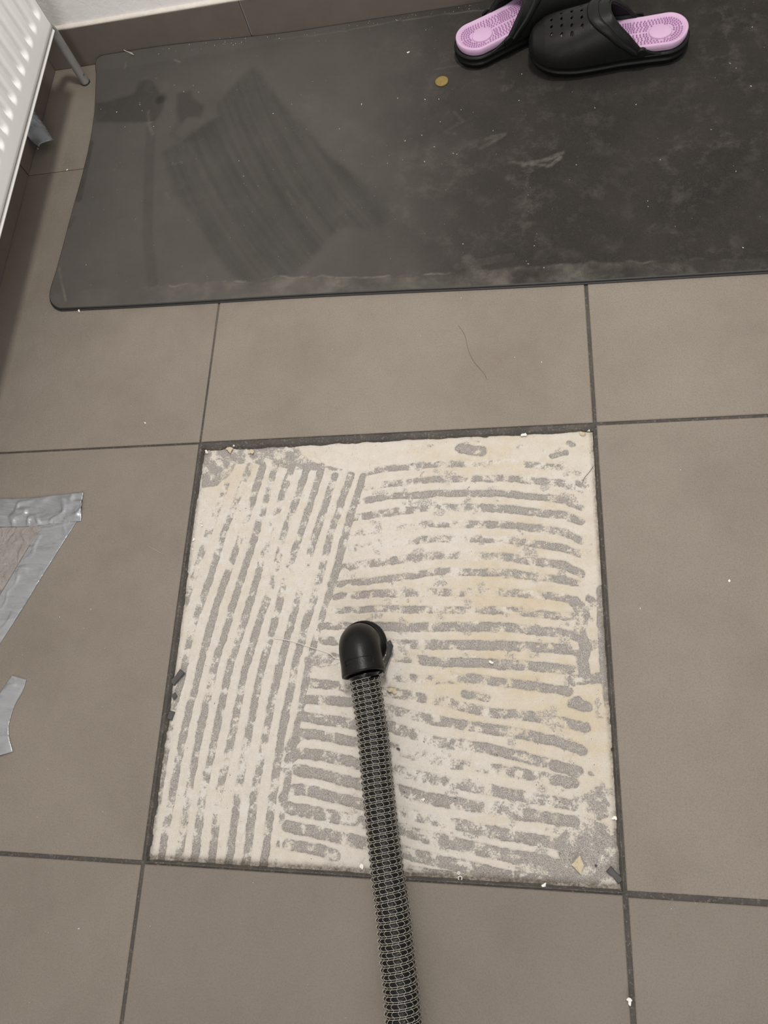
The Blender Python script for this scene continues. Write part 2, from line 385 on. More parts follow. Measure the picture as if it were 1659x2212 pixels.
def build_bed():
    n = 560; x = np.linspace(0.0015, 0.5985, n); y = np.linspace(0.0015, 0.5985, n)
    X, Y = np.meshgrid(x, y, indexing='ij'); Z0 = -0.0098
    # a gentle wander of the coordinates gives the stripes their hand-made edges
    Xw = X + 0.0034 * (fbm(X * 150, Y * 150, 11) - .5) + .003 * (fbm(X * 26, Y * 26, 21) - .5)
    Yw = Y + 0.0034 * (fbm(X * 150, Y * 150, 12) - .5) + .003 * (fbm(X * 26, Y * 26, 22) - .5)
    D = np.zeros_like(X)
    for si, (pts, hw, st) in enumerate(bed_strokes()):
        P = [tuple(at(u, v, Z0)[:2]) for u, v in pts]
        d, t = seg_dist(Xw, Yw, P)
        # pixel -> metre at this depth
        w = np.interp(t, range(len(hw)), hw) * 0.000605 * 1.12
        s = np.interp(t, range(len(st)), st)
        s = s * .80 + 1.4 * (fbm(X * 95 + si * 7, Y * 95, 31) - .5)
        D = np.maximum(D, sm((w - d) / 0.0016 + .5) * np.clip(s, 0, .92))
    grey = [([(440, 975), (500, 968), (640, 960), (655, 985), (690, 1005), (745, 1014), (730, 1020), (640, 1016), (600, 1010), (585, 1012), (545, 1000), (510, 1004), (500, 1025), (470, 1050), (436, 1055)], .78),
            ([(1200, 1815), (1235, 1775), (1290, 1775), (1335, 1790), (1342, 1912), (1085, 1902), (1175, 1886), (1210, 1855)], .85),
            ([(1240, 1700), (1300, 1700), (1330, 1760), (1290, 1775), (1240, 1765)], .62)]
    for P, s in grey:
        P = [tuple(at(u, v, Z0)[:2]) for u, v in P]; sd = poly_sd(Xw, Yw, P)
        s2 = s * .78 + 1.3 * (fbm(X * 90, Y * 90, 41) - .5)
        D = np.maximum(D, sm(sd / .003 + .5) * np.clip(s2, 0, 1))
    D = np.clip(D + .22 * (fbm(X * 300, Y * 300, 55, 3) - .5), 0, 1)
    D = np.maximum(D, .52 * sm((fbm(X * 55, Y * 55, 57) - .60) * 9) * (.6 + .4 * sm((X - .2) / .1)))
    # warm, yellower mortar
    def blob(u, v, r):
        p = at(u, v, Z0); return np.exp(-((X - p[0]) ** 2 + (Y - p[1]) ** 2) / (r * r))
    O = .05 + 1.0 * (fbm(X * 22, Y * 70, 61) - .5) + .55 * (fbm(X * 120, Y * 120, 62) - .5)
    for u, v, r, a in ((1120, 1330, .14, .45), (1000, 1290, .10, .3), (960, 1520, .06, .5), (1180, 1560, .10, .35), (1080, 980, .12, .35), (1280, 1560, .05, .4), (500, 1040, .03, .5), (800, 1330, .05, .3), (720, 1490, .03, .5)):
        O = O + a * blob(u, v, r)
    for u, v, r, a in ((950, 1150, .08, .35), (620, 1500, .12, .4), (900, 1640, .09, .4), (700, 1620, .06, .3)):
        O = O - a * blob(u, v, r)
    O = np.clip(O, 0, 1)
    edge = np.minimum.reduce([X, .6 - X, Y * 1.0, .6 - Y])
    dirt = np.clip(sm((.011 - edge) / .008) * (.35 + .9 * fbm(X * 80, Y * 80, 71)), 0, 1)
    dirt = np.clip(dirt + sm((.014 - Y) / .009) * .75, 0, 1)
    Z = Z0 + .0022 * (1 - sm(D * 1.25)) * (.65 + .5 * fbm(X * 70, Y * 70, 81)) + .0005 * (fbm(X * 260, Y * 260, 82) - .5)
    Z = Z + .0008 * sm((.010 - edge) / .01)
    # raised white lips along some stripe edges
    lip = np.clip(1 - np.abs(D - .30) / .14, 0, 1) * sm((fbm(X * 40, Y * 90, 91) - .45) * 6)
    Z = Z + .0005 * lip
    V = np.stack([X, Y, Z], -1).reshape(-1, 3)
    idx = np.arange(n * n).reshape(n, n)
    Fc = np.stack([idx[:-1, :-1], idx[1:, :-1], idx[1:, 1:], idx[:-1, 1:]], -1).reshape(-1, 4)
    me = bpy.data.meshes.new('tile_adhesive'); me.from_pydata(V.tolist(), [], Fc.tolist()); me.update()
    m = Mat('adhesive_and_screed')
    bare, och, dr, lp = m.attr('bare'), m.attr('ochre'), m.attr('dirt'), m.attr('lip')
    nm = m.noise(430, 6, 0.72); nf = m.noise(1500, 3, 0.6); nb = m.noise(40, 4)
    t = m.math('ADD', bare, m.math('MULTIPLY', m.math('SUBTRACT', nm, 0.5), 1.35))
    t = m.math('ADD', t, m.math('MULTIPLY', m.math('SUBTRACT', nf, 0.5), 0.7))
    fac = m.ramp(t, [(0.46, 0.0), (0.54, 1.0)])
    cream = m.mix(m.math('MULTIPLY', och, 0.92, True), lin(244, 237, 227, 1.25), lin(232, 216, 187, 1.25))
    cream = m.mix(m.ramp(nf, [(0.35, 0.35), (0.6, 0.0)]), cream, lin(200, 190, 174))
    cream = m.mix(m.ramp(m.noise(2300, 1), [(0.62, 0.0), (0.75, 0.22)]), cream, lin(160, 150, 138))
    cream = m.mix(m.ramp(m.noise(760, 5, .75), [(0.57, 0.0), (0.63, 0.42)]), cream, lin(178, 169, 155))
    cream = m.mix(m.ramp(m.noise(90, 5, .7), [(0.35, 0.15), (0.6, 0.0)]), cream, lin(200, 191, 176))
    cream = m.mix(m.math('MULTIPLY', lp, 0.9, True), cream, lin(248, 245, 240))
    grey = m.ramp(nf, [(0.34, lin(126, 121, 117)), (0.5, lin(177, 172, 166)), (0.62, lin(236, 230, 222))])
    grey = m.mix(m.ramp(nb, [(0.35, 0.0), (0.7, 0.35)]), grey, lin(176, 169, 160))
    c = m.mix(fac, cream, grey)
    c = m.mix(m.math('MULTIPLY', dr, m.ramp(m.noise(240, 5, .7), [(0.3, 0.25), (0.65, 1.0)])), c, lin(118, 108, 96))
    pep = m.noise(520, 0, 0.5)
    c = m.mix(m.ramp(pep, [(0.835, 0.0), (0.85, 0.8)]), c, lin(60, 54, 50))
    m.color(c); m.set(Roughness=0.88); m.b.inputs['Specular IOR Level'].default_value = 0.2
    m.bump(m.math('ADD', nf, m.math('MULTIPLY', nm, 0.6)), 0.0010)
    o = link('tile_adhesive', me, m.m, smooth=True)
    for nme, a in (('bare', D), ('ochre', O), ('dirt', dirt), ('lip', lip)): add_attr(o, nme, a.reshape(-1))
    return tag(o, 'square pit where a tile was lifted, cream adhesive combed in stripes over grey screed', 'tile adhesive')
build_bed()

# ------------------------------------------------------------------ walls and skirting
def build_walls():
    V, Fc = [], []; box(V, Fc, XL - .10, 1.8, YB + .006, YB + .12, -.012, 2.5)
    struct(mesh('wall_back', V, Fc, M_plaster))
    V, Fc = [], []; box(V, Fc, XL - .12, XL - .006, -1.2, YB + .006, -.012, 2.5)
    struct(mesh('wall_left', V, Fc, M_plaster))
    V, Fc = [], []
    for a, b in ((XL, -.004), (-.0015, .5965), (.5995, 1.1975), (1.2005, 1.8)):
        box(V, Fc, a, b, YB, YB + .0059, .0008, .0795)
    o = mesh('baseboard_back', V, Fc, M_skirt); struct(o)
    bv = o.modifiers.new('b', 'BEVEL'); bv.width = .0008; bv.segments = 2
    V, Fc = [], []
    for a, b in ((-1.2, -.0015), (.0015, .5985), (.6015, 1.1985), (1.2015, YB - .0005)):
        box(V, Fc, XL - .0059, XL, a, b, .0008, .0795)
    o = mesh('baseboard_left', V, Fc, M_skirt); struct(o)
    bv = o.modifiers.new('b', 'BEVEL'); bv.width = .0008; bv.segments = 2
    # uneven fillet of filler above the skirting
    V = []; n = 300
    for k in range(n):
        x = XL + (1.8 - XL) * k / (n - 1); j = .0012 * (float(fbm(np.array(x * 40.), np.array(1.))) - .5)
        for yy, z in ((.0065, .0775), (.0 + .0003, .0795), (-.0003 + j, .0815), (.001 + j, .0840 + j), (.0062, .0855 + j)): V.append((x, YB + yy, z))
    struct(mesh('trim_1', V, grid_faces(n, 5), M_caulk, smooth=True))
    V = []
    for k in range(n):
        y = -1.2 + (YB + 1.2) * k / (n - 1); j = .0012 * (float(fbm(np.array(y * 40.), np.array(5.))) - .5)
        for xx, z in ((-.0065, .0775), (-.0003, .0795), (.0004 + j, .083), (-.001 + j, .0875 + j), (-.0062, .0895 + j)): V.append((XL + xx, y, z))
    struct(mesh('trim_2', V, grid_faces(n, 5), M_caulk, smooth=True))
build_walls()

# ------------------------------------------------------------------ radiator
M_enamel = simple('white_enamel', lin(238, 237, 235, 1), 0.28, 0.015, 20)
M_steel = simple('dull_steel_pipe', lin(168, 165, 162), 0.42, 0.1, 90, metal=0.25)
M_screw = simple('bright_screw', lin(215, 215, 212), 0.2, 0.04, 50, metal=0.9)
def build_radiator():
    rad = empty('radiator', (-.355, .985, .150))
    def L(p): return (p[0] + .355, p[1] - .985, p[2] - .150)
    xf, y0, y1, z0, z1 = -.3235, .585, 1.385, .150, .75
    ny, zs = 481, [0, .0006, .003, .010, .020, .028, .031, .034, .037, .040, .043, .046, .050, .06] + list(np.linspace(.09, .51, 12)) + [.54, .553, .556, .559, .562, .566, .570, .575, .590, .597, .5994, .6]
    ys = np.linspace(y0, y1, ny); V = []
    for y in ys:
        ph = ((y - (1.368 - .0045)) / .0333) % 1.0; c = min(ph, 1 - ph)          # 0 at the crest of a channel
        rise = float(sm((.31 - c) / .27))
        ed = min(y - y0, y1 - y)
        if ed < .012: rise = 0
        for dz in zs:
            z = z0 + dz; k = float(sm((dz - .0335 - .006 * (ph if ph < .5 else ph - 1)) / .011)) * float(sm((.570 - dz) / .011))
            x = xf - .0095 * rise * k
            if dz < .003: x -= .0035 * (1 - dz / .003) ** 2
            if dz > .597: x -= .0035 * (1 - (.6 - dz) / .003) ** 2
            if ed < .004: x -= .004 * (1 - ed / .004) ** 2
            V.append(L((x, y, z)))
    mesh('front_panel', V, grid_faces(ny, len(zs)), M_enamel, rad, True)
    V, Fc = [], []; box(V, Fc, xf - .058, xf - .050, y0, y1, z0 + .002, z1 - .002)
    o = mesh('rear_panel', [L(v) for v in V], Fc, M_enamel, rad); o.modifiers.new('b', 'BEVEL').width = .003
    # folded bottom edge: groove and bright lip
    V = []
    for y in np.linspace(y0 + .003, y1 - .002, 40):
        for x, z in ((xf - .0038, z0 + .0002), (xf - .0046, z0 - .0022), (xf - .0030, z0 - .0042), (xf - .0026, z0 - .0062), (xf - .0046, z0 - .0076), (xf - .0085, z0 - .0080), (xf - .0105, z0 - .006), (xf - .0105, z0 + .004)):
            V.append(L((x + .002, y, z)))
    mesh('bottom_lip', V, grid_faces(40, 8), M_enamel, rad, True)
    V, Fc = [], []; box(V, Fc, xf - .052, xf - .0045, y1 - .0022, y1 - .0004, z0 + .012, z1 - .006)
    o = mesh('side_cover', [L(v) for v in V], Fc, M_enamel, rad); o.modifiers.new('b', 'BEVEL').width = .0006
    V, Fc = [], []; tube(V, Fc, [L((xf - .003, y1 - .0015, z0 + .014)), L((xf - .003, y1 - .0015, z1 - .01))], .0022, 10)
    mesh('edge_trim', V, Fc, M_enamel, rad, True)
    V, Fc = [], []
    k = y0 + .02
    while k < y1 - .015:
        box(V, Fc, xf - .047, xf - .006, k, k + .0016, z0 + .03, z1 - .03); k += .0167
    mesh('convector_fins', [L(v) for v in V], Fc, M_enamel, rad)
    V, Fc = [], []
    box(V, Fc, xf - .056, xf - .005, y0 + .002, y1 - .003, z1 - .004, z1 - .002)
    mesh('top_grille', [L(v) for v in V], Fc, M_enamel, rad)
    for yy in (y0 + .12, y1 - .12):
        for za, zb in ((z0 + .09, z0 + .16), (z1 - .16, z1 - .09)):
            V, Fc = [], []; box(V, Fc, XL - .004, xf - .056, yy - .015, yy + .015, za, zb)
            mesh('bracket', [L(v) for v in V], Fc, M_enamel, rad)
    tag(rad, 'white ribbed panel radiator hung on the left wall beside the mat', 'radiator')
build_radiator()
def build_pipe():
    p = empty('metal_pipe', (-.3585, 1.4300, 0))
    V, Fc = [], []; r = .0086
    path = [(0, 0, .0006), (0, 0, .0012), (0, 0, .004), (0, 0, .05), (0, 0, .108)] + [(.0, -.022 * (1 - math.cos(a)), .108 + .022 * math.sin(a)) for a in np.linspace(.2, math.pi / 2, 8)] + [(0, -.045, .130), (0, -.060, .133), (0, -.066, .140), (0, -.067, .156)]
    tube(V, Fc, path, [r * .8] + [r] * (len(path) - 1), 28, up=Vector((1, 0, 0)))
    mesh('tube', V, Fc, M_steel, p, True)
    V, Fc = [], []; tube(V, Fc, [(0, 0, .0002), (0, 0, .0016)], r * 1.12, 28, up=Vector((0, 1, 0)))
    tag(mesh('end_ring', V, Fc, simple('black_rubber_ring', lin(42, 38, 36), .5), p), 'dark ring around the foot of the pipe')
    V, Fc = [], []; a = math.radians(-25)
    c = Vector((math.cos(a), math.sin(a), 0)) ; q = c * (r - .0008); q.z = .021
    tube(V, Fc, [q, q + c * .0022], [.0019, .0015], 14)
    tag(mesh('screw', V, Fc, M_screw, p), 'shiny screw low on the pipe')
    tag(p, 'grey metal pipe standing upright in the corner behind the radiator end', 'pipe')
build_pipe()

# ------------------------------------------------------------------ rubber mat
def mat_material():
    m = Mat('dusty_black_rubber')
    wipe, dust, wet = m.attr('wipe'), m.attr('dust'), m.attr('wet')
    n1 = m.noise(7, 5, .6); n2 = m.noise(26, 9, .74, dist=.15); n3 = m.noise(1300, 2); n4 = n1
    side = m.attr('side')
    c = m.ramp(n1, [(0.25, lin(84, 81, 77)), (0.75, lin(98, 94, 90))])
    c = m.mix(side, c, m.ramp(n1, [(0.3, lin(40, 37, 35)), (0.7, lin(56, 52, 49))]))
    c = m.mix(m.math('MULTIPLY', wipe, .9, True), c, m.ramp(n4, [(0.3, lin(62, 60, 57)), (0.7, lin(76, 74, 71))]))
    c = m.mix(m.math('MULTIPLY', wet, .9, True), c, lin(46, 43, 42))
    scuff = m.math('MULTIPLY', m.ramp(n2, [(0.50, 0.0), (0.72, 1.0)]), m.ramp(m.noise(6, 4), [(0.42, 0.25), (0.62, 1.0)]))
    c = m.mix(m.math('MULTIPLY', scuff, m.math('ADD', m.math('MULTIPLY', side, .24), .20)), c, lin(120, 115, 109))
    c = m.mix(m.math('MULTIPLY', dust, m.ramp(n2, [(0.38, 0.3), (0.6, 1.0)])), c, lin(126, 122, 113))
    c = m.mix(m.ramp(n3, [(0.4, 0.0), (0.85, 0.25)]), c, lin(120, 116, 110))
    m.color(c); m.set(Roughness=0.8); m.b.inputs['Specular IOR Level'].default_value = 0.15
    m.bump(m.math('ADD', n3, m.math('MULTIPLY', n2, .6)), 0.0004)
    return m.m
ZM = 0.0065
EDGE = [(215, 124), (209, 140), (207, 200), (205, 240), (199, 285), (190, 330), (179, 375), (165, 425), (150, 480), (136, 535), (122, 585), (112, 615)]
EP = np.array([at(u, v, ZM)[:2] for u, v in EDGE])
def mat_left(y):
    o = np.argsort(EP[:, 1]); return np.interp(y, EP[o, 1], EP[o, 0])
def mat_z(x, y):
    lift = .013 * sm((y - 1.446) / .030) * sm((.12 - x) / .35)
    wav = .0009 * (fbm(x * 7, y * 7, 3) - .5)
    return ZM + lift + wav
def build_mat():
    root = empty('rubber_mat', (.3, 1.15, 0))
    nu, nv = 620, 250
    pf = at(150, 663, ZM)[:2]; pf2 = at(1659, 583, ZM)[:2]; sl = (pf2[1] - pf[1]) / (pf2[0] - pf[0])
    yback = YB - .0035
    tv = (1 - np.cos(np.pi * np.linspace(0, 1, nv))) / 2 * .35 + np.linspace(0, 1, nv) * .65
    tu = np.concatenate([np.linspace(0, .03, 40)[:-1], np.linspace(.03, 1, nu - 39)]); nu = len(tu)
    XR = 1.55
    X = np.zeros((nu, nv)); Y = np.zeros((nu, nv))
    rf, rb = .036, .022
    for j, t in enumerate(tv):
        yl = (pf[1] + .001) + t * (yback - pf[1] - .001)         # y along the left side
        xl = float(mat_left(yl)) if yl > EP[:, 1].min() else float(EP[-1, 0])
        d0, d1 = yl - pf[1], yback - yl
        if d0 < rf: xl += rf - math.sqrt(max(0, rf * rf - (rf - d0) ** 2))
        if d1 < rb: xl += rb - math.sqrt(max(0, rb * rb - (rb - d1) ** 2))
        for i, s in enumerate(tu):
            x = xl + (XR - xl) * s
            yfr = pf[1] + sl * (x - pf[0]) + .0012 * math.sin(x * 9)
            X[i, j] = x; Y[i, j] = yfr + t * (yback - yfr)
    Z = mat_z(X, Y)
    def px(P): return [tuple(at(u, v, ZM)[:2]) for u, v in P]
    wipeP = px([(516, 169), (548, 144), (633, 250), (721, 345), (805, 403), (848, 445), (828, 494), (731, 494), (685, 546), (633, 595), (560, 612), (522, 608), (477, 569), (431, 488), (372, 413), (352, 330), (421, 283), (470, 250), (473, 221), (496, 192)])
    wetP = [px([(207, 222), (228, 221), (290, 202), (301, 175), (327, 170), (347, 202), (358, 215), (350, 240), (334, 266), (205, 264)]), px([(383, 202), (412, 196), (416, 212), (441, 229), (433, 255), (408, 252), (390, 268), (380, 240)])]
    wob = .004 * (fbm(X * 60, Y * 60, 13) - .5)
    sdw = poly_sd(X, Y, wipeP) + wob * 1.4
    th = math.radians(-52); along = X * math.cos(th) - Y * math.sin(th); across = X * math.sin(th) + Y * math.cos(th)
    ppx = at(516, 169, ZM); qpx = at(633, 560, ZM); ang = math.atan2(qpx[1] - ppx[1], qpx[0] - ppx[0])
    across = -(X - ppx[0]) * math.sin(ang) + (Y - ppx[1]) * math.cos(ang); along = (X - ppx[0]) * math.cos(ang) + (Y - ppx[1]) * math.sin(ang)
    acr = across - .35 * along * along
    streak = .6 * fbm(acr * 55 + 40, along * 2.2 + 7, 23, 3) + .4 * fbm(acr * 210 + 9, along * 5 + 3, 24, 2)
    wipe = sm(sdw / .018 + .5) * (.70 + 1.5 * (streak - .5))
    wet = np.zeros_like(X)
    for P, a in zip(wetP, (.55, .50)): wet = np.maximum(wet, sm((poly_sd(X, Y, P) + wob) / .011 + .5) * a)
    b = at(345, 216, ZM); wet = np.maximum(wet, 1.0 * np.exp(-(((X - b[0]) / .014) ** 2 + ((Y - b[1]) / .016) ** 2) ** 1.5))
    for pts, w, a in (([(325, 275), (322, 380), (318, 500), (330, 610)], .010, .28), ([(392, 255), (372, 290), (385, 300)], .006, .2), ([(195, 310), (176, 400), (170, 430)], .007, .55), ([(160, 470), (150, 490)], .004, .4)):
        P = px(pts); d, _ = seg_dist(X, Y, P); wet = np.maximum(wet, a * sm((w - d) / .004 + .5) * (.6 + .8 * (fbm(X * 60, Y * 60, 33) - .2)))
    FR = np.array([[pf[1] + sl * (X[i, j] - pf[0]) for j in range(nv)] for i in range(nu)]); fr = Y - FR
    edgew = .010 + .034 * fbm(X * 9, Y * 0 + 2, 43) + .008 * fbm(X * 60, Y * 60, 44)
    mid = sm((X + .18) / .12) * sm((.78 - X) / .25)
    dust = .70 * sm((edgew - fr) / .004) * (.2 + .8 * mid) * np.clip(.15 + 2.2 * (fbm(X * 28, Y * 40, 48) - .32), 0, 1)
    dust = np.maximum(dust, 1.15 * np.exp(-((fr - edgew) / .0016) ** 2) * sm((fbm(X * 25, Y * 25, 45) - .42) * 6) * (.3 + .7 * mid))
    bk = yback - Y; bw = .010 + .014 * fbm(X * 20, Y * 0, 46)
    dust = np.maximum(dust, .55 * np.exp(-((bk - bw) / .0016) ** 2) * sm((X - .0) / .1))
    for pts, w, a in (([(128, 580), (133, 610), (137, 625), (142, 650)], .0022, .8), ([(1130, 355), (1180, 345), (1215, 330)], .004, .55), ([(1100, 350), (1190, 358), (1210, 340)], .003, .5), ([(980, 240), (1000, 262), (960, 285), (985, 290)], .0025, .28), ([(1050, 300), (1090, 290), (1040, 320)], .004, .35), ([(273, 140), (270, 148)], .002, .8), ([(358, 417), (366, 428)], .0016, 1.0), ([(378, 130), (388, 134)], .0025, .9), ([(370, 355), (392, 350)], .001, .5), ([(300, 266), (335, 264)], .0006, .9), ([(620, 415), (636, 440)], .002, .4), ([(1375, 85), (1420, 86)], .0007, .4), ([(320, 240), (322, 270), (330, 290)], .0035, .35), ([(940, 150), (1000, 140)], .002, .25), ([(1010, 560), (1040, 600)], .01, .3), ([(990, 575), (1100, 555)], .007, .18)):
        P = px(pts); d, _ = seg_dist(X, Y, P); dust = np.maximum(dust, a * sm((w - d) / .0016 + .5) * (.5 + 1.1 * (fbm(X * 150, Y * 150, 47) - .2)))
    side = sm((X - .10 + .12 * (fbm(X * 8, Y * 8, 51) - .5)) / .45)  # rubber darkens to the right, partly a light difference put into the colour
    V = np.stack([X - .3, Y - 1.15, Z], -1).reshape(-1, 3)
    m = mat_material()
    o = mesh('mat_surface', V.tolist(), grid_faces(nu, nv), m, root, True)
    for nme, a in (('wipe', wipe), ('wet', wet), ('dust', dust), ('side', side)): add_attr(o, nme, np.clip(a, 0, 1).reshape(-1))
    # two-layer rim all the way round
    ring = [(i, 0) for i in range(nu - 1, 0, -1)] + [(0, j) for j in range(0, nv)] + [(i, nv - 1) for i in range(1, nu)]
    pts = [Vector((X[a], Y[a], Z[a])) for a in ring]; n = len(pts); V = []
    for k, p in enumerate(pts):
        t = pts[min(k + 1, n - 1)] - pts[max(k - 1, 0)]; t.z = 0; t.normalize(); nrm = Vector((t.y, -t.x, 0))
        # the outward side is away from the middle of the mat
        if nrm.dot(p - Vector((.5, 1.17, p.z))) < 0 and abs(nrm.dot(p - Vector((.5, 1.17, p.z)))) > 1e-6: nrm = -nrm
        lz = max(0.0, p.z - ZM - .001)
        for d, z in ((0, 0.0), (.0012, -.0004), (.0018, -.0014), (.0016, -.0032), (.0012, -.0036), (.0030, -.0040), (.0036, -.0048), (.0034, -.0062)):
            dd = min(d, max(0, (YB - .0005 - p.y)) if nrm.y > .5 else d)
            zz = max(p.z + z, .0002) if lz < .002 else p.z + z
            V.append((p.x + nrm.x * dd - .3, p.y + nrm.y * dd - 1.15, zz))
    mesh('mat_rim', V, grid_faces(n, 8), simple('black_rubber_edge', lin(52, 51, 50), .6, .15, 200), root, False)
    tag(root, 'large dusty black rubber mat lying along the back wall', 'mat')
build_mat()

# ------------------------------------------------------------------ clogs
M_foam = simple('black_foam', lin(25, 25, 25), 0.42, 0.12, 120, bump=0.00025, spec=.22)
M_nub = simple('shade_toned_nubs', lin(200, 156, 200), 0.6, 0.03, 60, spec=.2)  # deeper than the insole: shading among the nubs put into their colour
M_pink = simple('lilac_foam', lin(226, 190, 224), 0.6, 0.03, 60, bump=0.0001, spec=.25)
LC = .258
def half_w(x):
    if x < .036: w = .0385 * math.sqrt(max(0, 1 - ((.036 - x) / .036) ** 2))
    elif x < .205: w = float(np.interp(x, [.036, .07, .11, .15, .185, .205], [.0385, .0375, .0375, .0425, .0465, .0465]))
    else: w = .0465 * max(0, 1 - ((x - .205) / (LC - .205)) ** 2.2) ** .5
    return w
def mid_y(x): return .004 * math.sin(math.pi * min(1, x / LC)) - .004 * max(0, (x - .12) / .138)
def outline(n=120, off=0.0, x1=LC):
    pts = []
    for k in range(n):
        a = 2 * math.pi * k / n
        x = LC / 2 - LC / 2 * math.cos(a)
        s = 1 if a < math.pi else -1
        pts.append(Vector((x, mid_y(x) + s * half_w(x), 0)))
    out = []
    for k, p in enumerate(pts):
        t = pts[(k + 1) % n] - pts[k - 1]; t.normalize(); nn = Vector((-t.y, t.x, 0)) * 1.0
        out.append(p + nn * off)
    return out
def toe_spring(x): return .010 * max(0, (x - .17) / .088) ** 1.6
def build_clog(name, loc, rz, mirror, label, back):
    root = empty(name, loc, rz); my = -1.0 if mirror else 1.0
    def T(p): return (p[0], p[1] * my, p[2])
    def flip(Fc): return [tuple(reversed(f)) for f in Fc] if mirror else Fc
    n = 140
    # outsole with a groove line and a side bumper
    prof = [(-.010, .0002), (-.004, .0006), (-.0015, .003), (-.0010, .009), (.0012, .0105), (.0016, .0118), (-.0004, .0130), (-.0002, .0195), (.0016, .0212), (.0014, .0232), (-.002, .0248), (-.010, .0248)]
    V, Fc = [], []
    for off, z in prof:
        for p in outline(n, off): V.append(T((p.x, p.y, z + toe_spring(p.x) * (1.0 if z > .001 else .9))))
    m_ = len(prof)
    for i in range(m_ - 1):
        for k in range(n): k2 = (k + 1) % n; Fc.append((i * n + k, i * n + k2, (i + 1) * n + k2, (i + 1) * n + k))
    Fc.append(tuple(range(n))[::-1]); Fc.append(tuple((m_ - 1) * n + k for k in range(n)))
    o = mesh('sole', V, Fc, M_foam, root, True)
    bmx = bmesh.new(); bmx.from_mesh(o.data); bmesh.ops.recalc_face_normals(bmx, faces=bmx.faces); bmx.to_mesh(o.data); bmx.free()
    # insole: lilac slab, raised rim, sunk field
    prof = [(-.0050, .0250), (-.0028, .0300), (-.0026, .0370), (-.0040, .0385), (-.0062, .0384), (-.0085, .0362), (-.0120, .0350)]
    V, Fc = [], []
    for off, z in prof:
        for p in outline(n, off): V.append(T((p.x, p.y, z + toe_spring(p.x) * .6)))
    c0 = len(V)
    # field filled with shrinking rings
    for s in (.75, .5, .25, .06):
        for p in outline(n, -.0120):
            cx_ = .13; V.append(T((cx_ + (p.x - cx_) * s, (p.y) * s, .0348 + toe_spring(p.x) * .6 * s)))
    m_ = len(prof) + 4
    for i in range(m_ - 1):
        for k in range(n): k2 = (k + 1) % n; Fc.append((i * n + k, i * n + k2, (i + 1) * n + k2, (i + 1) * n + k))
    Fc.append(tuple((m_ - 1) * n + k for k in range(n)))
    # oval heel pad
    hc = Vector((.047, .006, 0)); hw_, hl = .0155, .0185; base = len(V)
    rings = [(1.0, .0352), (.98, .0372), (.90, .0378), (.0, .0374)]
    for s, z in rings[:-1]:
        for k in range(40):
            a = 2 * math.pi * k / 40; V.append(T((hc.x + hl * s * math.cos(a), hc.y + hw_ * s * math.sin(a), z)))
    V.append(T((hc.x, hc.y, .0374)))
    for i in range(2):
        for k in range(40): k2 = (k + 1) % 40; Fc.append((base + i * 40 + k, base + i * 40 + k2, base + (i + 1) * 40 + k2, base + (i + 1) * 40 + k))
    for k in range(40): Fc.append((base + 80 + k, base + 80 + (k + 1) % 40, base + 120))
    # rows of massage nubs ringed round the pad and following the rim
    def nub(x, y):
        nonlocal V, Fc
        b = len(V); r = .00140; z = .0348
        for s, dz in ((1, -.0004), (.86, .0018), (.5, .0026)):
            for k in range(8):
                a = 2 * math.pi * k / 8; V.append(T((x + r * s * math.cos(a), y + r * s * math.sin(a), z + dz + toe_spring(x) * .6)))
        for i in range(2):
            for k in range(8): k2 = (k + 1) % 8; Fc.append((b + i * 8 + k, b + i * 8 + k2, b + (i + 1) * 8 + k2, b + (i + 1) * 8 + k))
        Fc.append(tuple(b + 16 + k for k in range(8)))
    done = []
    for ring in range(12):
        f = ring * .0042
        step = .0039
        P = outline(400, -.0125 - f); acc = step; prev = None
        for p in P:
            if p.x > .17: prev = None; continue
            if half_w(p.x) - .0125 - f < .001: continue
            if prev is not None:
                acc += (p - prev).length
            if acc >= step:
                q = p
                dpad = ((q.x - hc.x) / (hl + .0028)) ** 2 + ((q.y - hc.y) / (hw_ + .0028)) ** 2
                if dpad > 1 and all((q.x - a) ** 2 + (q.y - b_) ** 2 > .0031 ** 2 for a, b_ in done):
                    done.append((q.x, q.y)); acc = 0
            prev = p
    V0, F0 = V, Fc; V, Fc = [], []
    for a, b_ in done: nub(a, b_)
    VN, FN = V, Fc; V, Fc = V0, F0
    o = mesh('insole', V, Fc, M_pink, root, True)
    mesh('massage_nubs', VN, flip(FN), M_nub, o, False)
    bmx = bmesh.new(); bmx.from_mesh(o.data); bmesh.ops.recalc_face_normals(bmx, faces=bmx.faces); bmx.to_mesh(o.data); bmx.free()
    o['label'] = 'lilac insole covered with small nubs'
    # upper
    NU, NV = 150, 130
    def surf(s, t, off=0.0):
        """s 0..1 from collar to toe, t 0..1 from one side over the top to the other"""
        a = math.pi * t; sn = math.sin(a)
        xs = .072 + .060 * sn ** 1.25
        x = xs + (LC - .0015 - xs) * (1 - (1 - s) ** 1.25)
        w = (half_w(min(x, LC - .0001)) + .0005 + off)
        h = float(np.interp(x, [.07, .10, .13, .16, .20, .232, .250, .258], [.034, .058, .066, .060, .047, .034, .020, .001])) + off
        ca = math.cos(a); y = mid_y(x) + w * math.copysign(abs(ca) ** .72, ca)
        z = .0225 + toe_spring(x) + h * (sn ** .80 if sn > 0 else 0)
        return x, y, z
    V = [T(surf(i / (NU - 1), j / (NV - 1))) for i in range(NU) for j in range(NV)]
    holes = []
    for hx, row in ((.222, (-.012, .004, .019)), (.206, (-.020, -.006, .010, .025)), (.190, (-.014, .001, .016, .029)), (.174, (-.021, -.007, .008, .023))):
        for hy in row: holes.append((hx, hy))
    Fc = []
